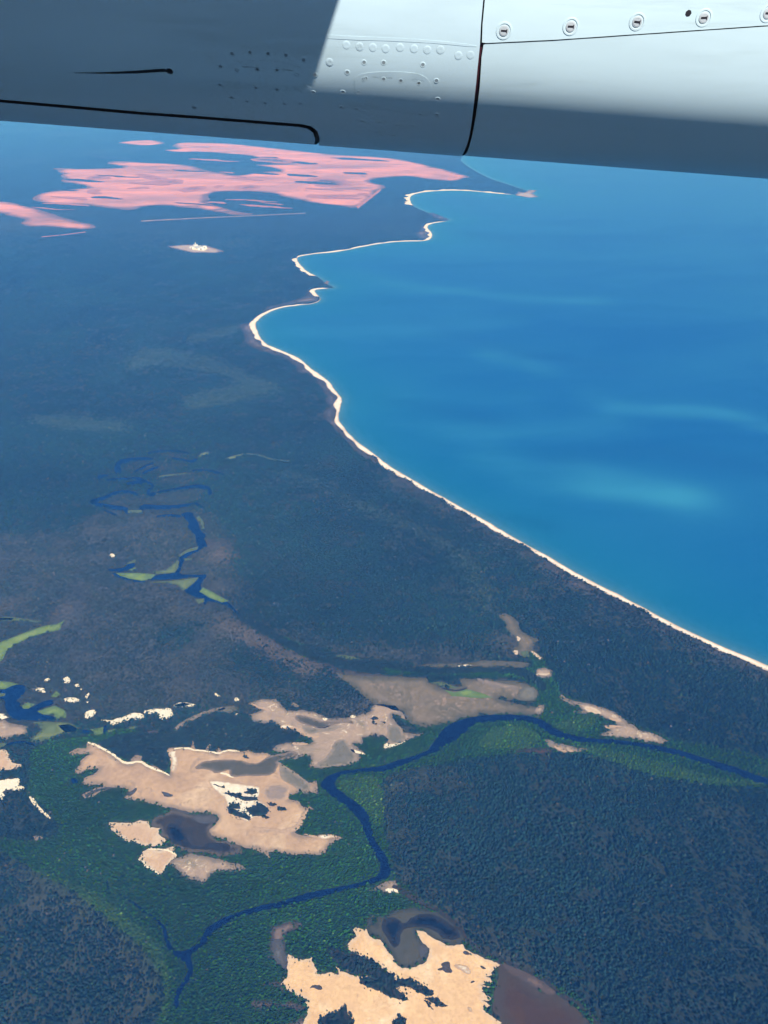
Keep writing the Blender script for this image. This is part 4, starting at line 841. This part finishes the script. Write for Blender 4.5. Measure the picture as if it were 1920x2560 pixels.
def hit(px, py):
    """where the line of sight through a photograph pixel meets the skin"""
    d = np.array([float(t) for t in px_ray(px, py)]); d /= np.linalg.norm(d)
    o = -A0; ox, oz, dx, dz = -(o @ E2), o @ E3, -(d @ E2), d @ E3
    side = (SA - ox) * dz - (SB - oz) * dx
    k = np.where(np.sign(side[:-1]) != np.sign(side[1:]))[0]
    k = k[(SS[k] < 2.2)]
    if len(k):
        k = k[np.argmax(SA[k])]; w = side[k] / (side[k] - side[k + 1]); f = SS[k] + w * .01
    else: f = float(SS[np.argmin(np.abs(side))])
    a, b, _, _ = sect(f); t = ((a - ox) * dx + (b - oz) * dz) / (dx * dx + dz * dz)
    return float((o + d * t) @ E1), float(f)
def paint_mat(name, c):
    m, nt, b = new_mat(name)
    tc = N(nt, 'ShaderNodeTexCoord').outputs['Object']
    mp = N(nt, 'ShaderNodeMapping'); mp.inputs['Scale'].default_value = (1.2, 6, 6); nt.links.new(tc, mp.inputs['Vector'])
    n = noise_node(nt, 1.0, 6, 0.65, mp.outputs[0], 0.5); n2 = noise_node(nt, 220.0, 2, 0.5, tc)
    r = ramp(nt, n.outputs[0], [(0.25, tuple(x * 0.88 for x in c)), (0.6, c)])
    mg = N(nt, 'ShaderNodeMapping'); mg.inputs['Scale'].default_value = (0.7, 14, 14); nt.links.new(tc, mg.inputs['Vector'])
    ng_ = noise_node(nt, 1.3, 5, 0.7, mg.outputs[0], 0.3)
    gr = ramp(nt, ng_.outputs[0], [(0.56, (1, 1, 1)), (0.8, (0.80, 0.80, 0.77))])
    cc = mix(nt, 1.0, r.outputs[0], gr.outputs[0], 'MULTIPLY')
    nt.links.new(cc, b.inputs['Base Color'])
    rr = N(nt, 'ShaderNodeMapRange'); rr.inputs['To Min'].default_value = 0.32; rr.inputs['To Max'].default_value = 0.5
    nt.links.new(n.outputs[0], rr.inputs['Value']); nt.links.new(rr.outputs[0], b.inputs['Roughness'])
    bp = N(nt, 'ShaderNodeBump'); bp.inputs['Strength'].default_value = 0.05; bp.inputs['Distance'].default_value = 0.004
    nt.links.new(n.outputs[0], bp.inputs['Height']); nt.links.new(bp.outputs[0], b.inputs['Normal'])
    b.inputs['Specular IOR Level'].default_value = 0.25
    return m
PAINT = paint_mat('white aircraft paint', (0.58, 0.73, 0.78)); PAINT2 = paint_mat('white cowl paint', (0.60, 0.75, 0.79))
LINER = simple_mat('gap shade and chip black', (0.012, 0.010, 0.016), 0.7); STEEL = simple_mat('worn steel', (0.58, 0.62, 0.63), 0.4, 0.2); OIL = simple_mat('black oil', (0.006, 0.006, 0.012), 0.35); REDSEAL = simple_mat('maroon seal', (0.06, 0.012, 0.02), 0.6)
def panel(name, outline, mat, r=NR, thick=0.012, step=0.045, parent=air):
    """a skin panel: outline in (u, phi), curved over the nacelle, with a rim folded inwards"""
    p = np.array([(u, f) for u, f in outline]); p = densify(p, step * .6)
    lo, hi = p.min(0), p.max(0)
    gx, gy = np.meshgrid(np.arange(lo[0], hi[0], step), np.arange(lo[1], hi[1], step)); q = np.stack([gx.ravel(), gy.ravel()], 1)
    q = q[inside(p, q)]
    if len(q): q = q[dist_to(p, q) > step * .4]
    v, f = cdt_fill(p, q)
    nrm = [normal(y) for x, y in v]
    P3 = [skin(x, y, r) for x, y in v]
    faces = [tuple(t) for t in f]
    a, b_, c_ = (np.array(P3[i]) for i in faces[0])
    if np.cross(b_ - a, c_ - a) @ nrm[faces[0][0]] < 0: faces = [t[::-1] for t in faces]
    # rim
    ed = {}
    for t in faces:
        for i in range(len(t)):
            e = (t[i], t[(i + 1) % len(t)]); ed[e] = 1
    rim = [e for e in ed if (e[1], e[0]) not in ed]
    idx = {}
    for e in rim:
        for i in e:
            if i not in idx: idx[i] = len(P3); P3.append(P3[i] - nrm[i] * thick)
    nf = len(faces)
    faces += [(e[1], e[0], idx[e[0]], idx[e[1]]) for e in rim]
    o = make_obj(name, P3, faces, mat, parent)
    o.data.materials.append(LINER); o.data.polygons.foreach_set('material_index', [0 if i < nf or thick < .004 else 1 for i in range(len(faces))])  # rim faces coloured near black, so lit rims read as shaded gaps
    o.data.polygons.foreach_set('use_smooth', [i < nf for i in range(len(faces))])
    me = o.data; me.update()
    # keep the fold at the rim crisp
    bpy.context.view_layer.objects.active = o
    sharp = me.attributes.new('sharp_edge', 'BOOLEAN', 'EDGE')
    rs = {frozenset(e) for e in rim}
    sharp.data.foreach_set('value', [frozenset(e.vertices) in rs for e in me.edges])
    return o
PI = math.pi
UL, UR = -5.2, 3.6; TOP, BOT = SMAX - .02, -SMAX + .02
gapL = [hit(*q) for q in ((1207.8, 2), (1202.5, 60), (1200, 111), (1194, 169), (1186.8, 241), (1178, 313), (1171, 350), (1162, 375), (1155, 388))]
gapRU = [hit(*q) for q in ((1212, 2), (1206.5, 60), (1205, 106))]
gapRL = [hit(*q) for q in ((1209, 113), (1204, 145), (1199.5, 217), (1190, 289), (1181, 338), (1174, 365), (1168, 382))]
seam_hi = [hit(*q) for q in ((1215, 107.5), (1388, 99.3), (1597, 85), (1770, 73.3), (1920, 63.2))]
seam_lo = [hit(*q) for q in ((1215, 111), (1388, 102.7), (1597, 88.4), (1770, 76.7), (1920, 66.8))]
d_top = [hit(*q) for q in ((0, 248.5), (174, 263.5), (347, 279), (492, 289.5), (637, 301), (752, 310), (777, 315), (793, 327), (799.5, 345), (797, 362))]
d_in = [hit(*q) for q in ((0, 257.5), (174, 272.5), (347, 288), (492, 298.5), (637, 310), (748, 319), (770, 324), (783, 334), (788, 348), (785, 362))]
ue = lambda L: [L[-1][0], L[0][0]]
us0, fs0 = d_top[0]; us1, fs1 = d_top[1]
f_left = fs0 + (fs1 - fs0) / (us1 - us0) * (UL - us0)
fi_left = d_in[0][1] + (d_in[1][1] - d_in[0][1]) / (d_in[1][0] - d_in[0][0]) * (UL - d_in[0][0])
DB = -.45
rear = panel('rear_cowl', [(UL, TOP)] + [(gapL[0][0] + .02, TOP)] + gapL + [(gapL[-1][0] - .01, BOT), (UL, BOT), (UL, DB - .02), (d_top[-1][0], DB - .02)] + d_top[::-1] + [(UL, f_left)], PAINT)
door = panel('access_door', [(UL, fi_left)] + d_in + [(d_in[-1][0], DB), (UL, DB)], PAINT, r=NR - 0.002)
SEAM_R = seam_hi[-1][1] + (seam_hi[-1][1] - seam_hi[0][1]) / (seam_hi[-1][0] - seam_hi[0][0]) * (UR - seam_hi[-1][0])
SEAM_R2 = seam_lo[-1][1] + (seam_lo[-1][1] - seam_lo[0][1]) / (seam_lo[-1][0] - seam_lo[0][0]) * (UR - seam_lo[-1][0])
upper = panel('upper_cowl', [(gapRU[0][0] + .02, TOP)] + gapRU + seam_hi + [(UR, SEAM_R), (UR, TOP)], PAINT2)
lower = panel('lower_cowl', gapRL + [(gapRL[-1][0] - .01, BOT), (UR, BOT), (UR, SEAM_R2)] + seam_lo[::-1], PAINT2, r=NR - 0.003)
# closed inner shell: seen through the gaps, closes both ends
prof = [(UL - 1.8, .02), (UL - 1.5, .3), (UL - .9, .58), (UL, NR - .016)] + [(u, NR - .016) for u in np.linspace(UL + .3, UR - .3, 20)] + [(UR, NR - .016), (UR + .7, .62), (UR + 1.2, .4), (UR + 1.5, .05)]
vs, fs = [], []
for u, r in prof:
    for k in range(64):
        f_ = -SMAX + 2 * SMAX * k / 64; a_, b_, c_, d_ = sect(f_); q_ = r / NR; sc_ = max(0.03, (r + .016) / NR)
        vs.append(A0 + E1 * u - E2 * (a_ * sc_ - c_ * .016) + E3 * (b_ * sc_ - d_ * .016))
for i in range(len(prof) - 1):
    for k in range(64): fs.append((i * 64 + k, i * 64 + (k + 1) % 64, (i + 1) * 64 + (k + 1) % 64, (i + 1) * 64 + k))
o = make_obj('inner_shell', vs, fs, LINER, air, smooth=True)
# maroon rubber in the middle of the gap
mid = [((a[0] + b_[0]) / 2, a[1]) for a, b_ in zip(gapL[2:5], gapRL[0:3])]
panel('gap_seal', [(u - .006, f) for u, f in mid] + [(u + .006, f) for u, f in mid[::-1]], REDSEAL, r=NR - .009, thick=.004, step=.02)
# joggled edge and doubler plates on the rear cowl
def pxpanel(name, pts, mat, r, thick, parent, sm=2):
    p = np.array(pts, float)
    p = chaikin(p, sm) if sm else p
    return panel(name, [hit(*q) for q in p], mat, r=r, thick=thick, step=.03, parent=parent)
pxpanel('doubler_plate', [(560, 172), (600, 150), (700, 152), (760, 172), (768, 205), (740, 238), (640, 244), (570, 228)], PAINT, NR + .0004, .0006, rear)
pxpanel('doubler_plate', [(880, 200), (905, 181), (1000, 178), (1060, 186), (1082, 215), (1075, 262), (1000, 270), (900, 262)], PAINT, NR + .0004, .0006, rear)
pxpanel('edge_strip', [(690, 78), (860, 90), (1000, 95), (1100, 102), (1192, 113), (1191, 118), (1100, 109), (1000, 103), (860, 99), (690, 87)], PAINT, NR + .0006, .0008, rear, sm=1)
# fasteners
def on_skin(mesh, name, px, py, parent, lift=0.0, spin=0.0):
    u, f = hit(px, py); n = normal(f); t = np.cross(n, E1)
    o = bpy.data.objects.new(name, mesh); col.objects.link(o); o.parent = parent
    from mathutils import Matrix
    M = Matrix([list(E1) + [0], list(t) + [0], list(n) + [0], [0, 0, 0, 1]]).transposed()
    # local x = axis, y = around, z = outward
    M = Matrix(((E1[0], -t[0], n[0]), (E1[1], -t[1], n[1]), (E1[2], -t[2], n[2]))).to_4x4()
    if M.determinant() < 0: M = Matrix(((E1[0], t[0], n[0]), (E1[1], t[1], n[1]), (E1[2], t[2], n[2]))).to_4x4()
    M = M @ Matrix.Rotation(spin, 4, 'Z'); M.translation = Vector(skin(u, f, NR + lift)); o.matrix_local = M
    return o
def lathe(name, prof, mats, seg=20, extra=None):
    """prof: (radius, height, material index of the ring that ends here)"""
    vs, fs, mi = [], [], []
    for r, z, _ in prof:
        for k in range(seg): vs.append((r * math.cos(2 * PI * k / seg), r * math.sin(2 * PI * k / seg), z))
    for i in range(len(prof) - 1):
        for k in range(seg): fs.append((i * seg + k, i * seg + (k + 1) % seg, (i + 1) * seg + (k + 1) % seg, (i + 1) * seg + k)); mi.append(prof[i + 1][2])
    fs.append(tuple(range((len(prof) - 1) * seg, len(prof) * seg))); mi.append(prof[-1][2])
    if extra:
        for (x0, y0, x1, y1, z, m_) in extra:
            o = len(vs); vs += [(x0, y0, z), (x1, y0, z), (x1, y1, z), (x0, y1, z)]; fs.append((o, o + 1, o + 2, o + 3)); mi.append(m_)
    me = bpy.data.meshes.new(name); me.from_pydata(vs, [], fs)
    for m_ in mats: me.materials.append(m_)
    me.polygons.foreach_set('material_index', mi); me.update(); return me
screw = lathe('fastener', [(.027, -.001, 0), (.0255, .0012, 0), (.021, .0015, 0), (.0195, -.0012, 2), (.0165, -.0012, 2), (.0155, .0016, 1), (.012, .0024, 1)], [PAINT2, STEEL, simple_mat('grey fastener groove', (0.50, 0.55, 0.56), 0.6), LINER], 24, [(-.010, -.0030, .010, .0030, .0030, 3), (.0075, -.006, .010, .006, .0032, 3)])
for i, (x, y) in enumerate(((1260, 77), (1427, 66), (1593, 54), (1760, 44), (1921, 33))): on_skin(screw, 'fastener', x, y, upper, 0, [0.0, 0.05, -.05, .1, 0][i])
rivet = lathe('rivet', [(.0105, -.0004, 0), (.0085, .0005, 0), (.0060, .0004, 0), (.0050, .0003, 1), (.003, .0002, 1)], [PAINT, simple_mat('rivet recess shade', (0.24, 0.29, 0.31), 0.6)], 12)  # grey centre disc carries the shade of a dimple in its colour
RV = [(580, 134), (625, 131), (670, 134), (715, 138), (759, 150), (551, 166), (592, 175), (643, 173), (693, 175), (742, 187), (550, 212), (594, 209), (640, 220), (692, 224), (741, 222), (579, 244), (618, 254), (663, 258), (711, 260), (751, 259), (787, 187), (783, 231), (868, 181), (857, 230), (896, 231), (910, 156), (959, 157), (914, 196), (959, 198), (1002, 202), (1047, 208), (1091, 202), (1055, 248), (1094, 248), (909, 198), (1057, 162), (853, 268), (891, 272), (1050, 286), (1092, 286), (906, 302), (950, 305), (992, 312), (1032, 314), (942, 331), (985, 338), (485, 269)]
for x, y in RV: on_skin(rivet, 'rivet', x, y, rear)
bump = lathe('blind_rivet', [(.015, -.0004, 0), (.011, .0006, 0), (.007, .0008, 0), (.003, .0007, 0)], [PAINT], 12)
for x, y in ((866, 113), (899, 117), (932, 119), (964, 122), (1000, 119), (1035, 122), (1068, 125), (1101, 125), (1146, 139), (1176, 138), (824, 155)): on_skin(bump, 'blind_rivet', x, y, rear)
on_skin(lathe('drain_fitting', [(.014, -.001, 0), (.012, .003, 0), (.008, .0035, 1), (.005, .001, 1)], [PAINT, LINER], 14), 'drain_fitting', 424, 176, rear)
pxpanel('oil_streak', [(420, 172), (395, 172), (350, 176), (300, 179), (230, 181.5), (170, 181.5), (230, 183.5), (300, 184), (350, 183), (395, 180), (422, 179)], OIL, NR + .0006, .0005, rear, sm=1)
on_skin(lathe('paint_chip', [(.010, .0004, 0), (.007, .0008, 0)], [LINER], 7), 'paint_chip', 1721, 33, upper)
# the wing above: its leading edge throws the slanting shadow on the rear cowl
u, f_ = hit(868, 2); ps = skin(u, f_)
WZ = A0[2] + float(SB.max()) - .03
xle = ps[0] + (WZ - ps[2]) * SUN.x / SUN.z
vs, fs = [], []
af = [(0, 0), (.012, .035), (.05, .075), (.15, .115), (.3, .13), (.5, .11), (.75, .06), (1, .005), (.75, -.02), (.5, -.03), (.3, -.035), (.15, -.03), (.05, -.02), (.012, -.01)]
CH = 3.1
for y_, k in ((-1.2, 1.0), (2.6, 1.0), (8.0, .9), (13.5, .62)):
    for a_, h_ in af: vs.append((xle - a_ * CH * k, y_, WZ + .06 + h_ * CH * k + (y_ - 3) * .03 * (y_ > 3)))
n_ = len(af)
for i in range(3):
    for k in range(n_): fs.append((i * n_ + k, i * n_ + (k + 1) % n_, (i + 1) * n_ + (k + 1) % n_, (i + 1) * n_ + k))
fs += [tuple(range(n_)), tuple(range(3 * n_, 4 * n_))[::-1]]
make_obj('wing', vs, fs, PAINT, air, smooth=False)

# ------------------------------------------------------------------ haze
hz = make_obj('haze', [(x, y, z) for z in (-3.0, ALT + 12) for x, y in ((-90000, -6000), (90000, -6000), (90000, 90000), (-90000, 90000))], [(3, 2, 1, 0), (4, 5, 6, 7), (0, 1, 5, 4), (1, 2, 6, 5), (2, 3, 7, 6), (3, 0, 4, 7)], None, kind='stuff')
m = bpy.data.materials.new('blue air'); m.use_nodes = True; nt = m.node_tree
for n in list(nt.nodes): nt.nodes.remove(n)
out = nt.nodes.new('ShaderNodeOutputMaterial'); pv = nt.nodes.new('ShaderNodeVolumePrincipled')
pv.inputs['Color'].default_value = (0.070, 0.325, 1.0, 1); pv.inputs['Absorption Color'].default_value = (1, 1, 1, 1)
pv.inputs['Density'].default_value = 5.5e-5; pv.inputs['Anisotropy'].default_value = -0.1
nt.links.new(pv.outputs[0], out.inputs['Volume']); hz.data.materials.append(m)
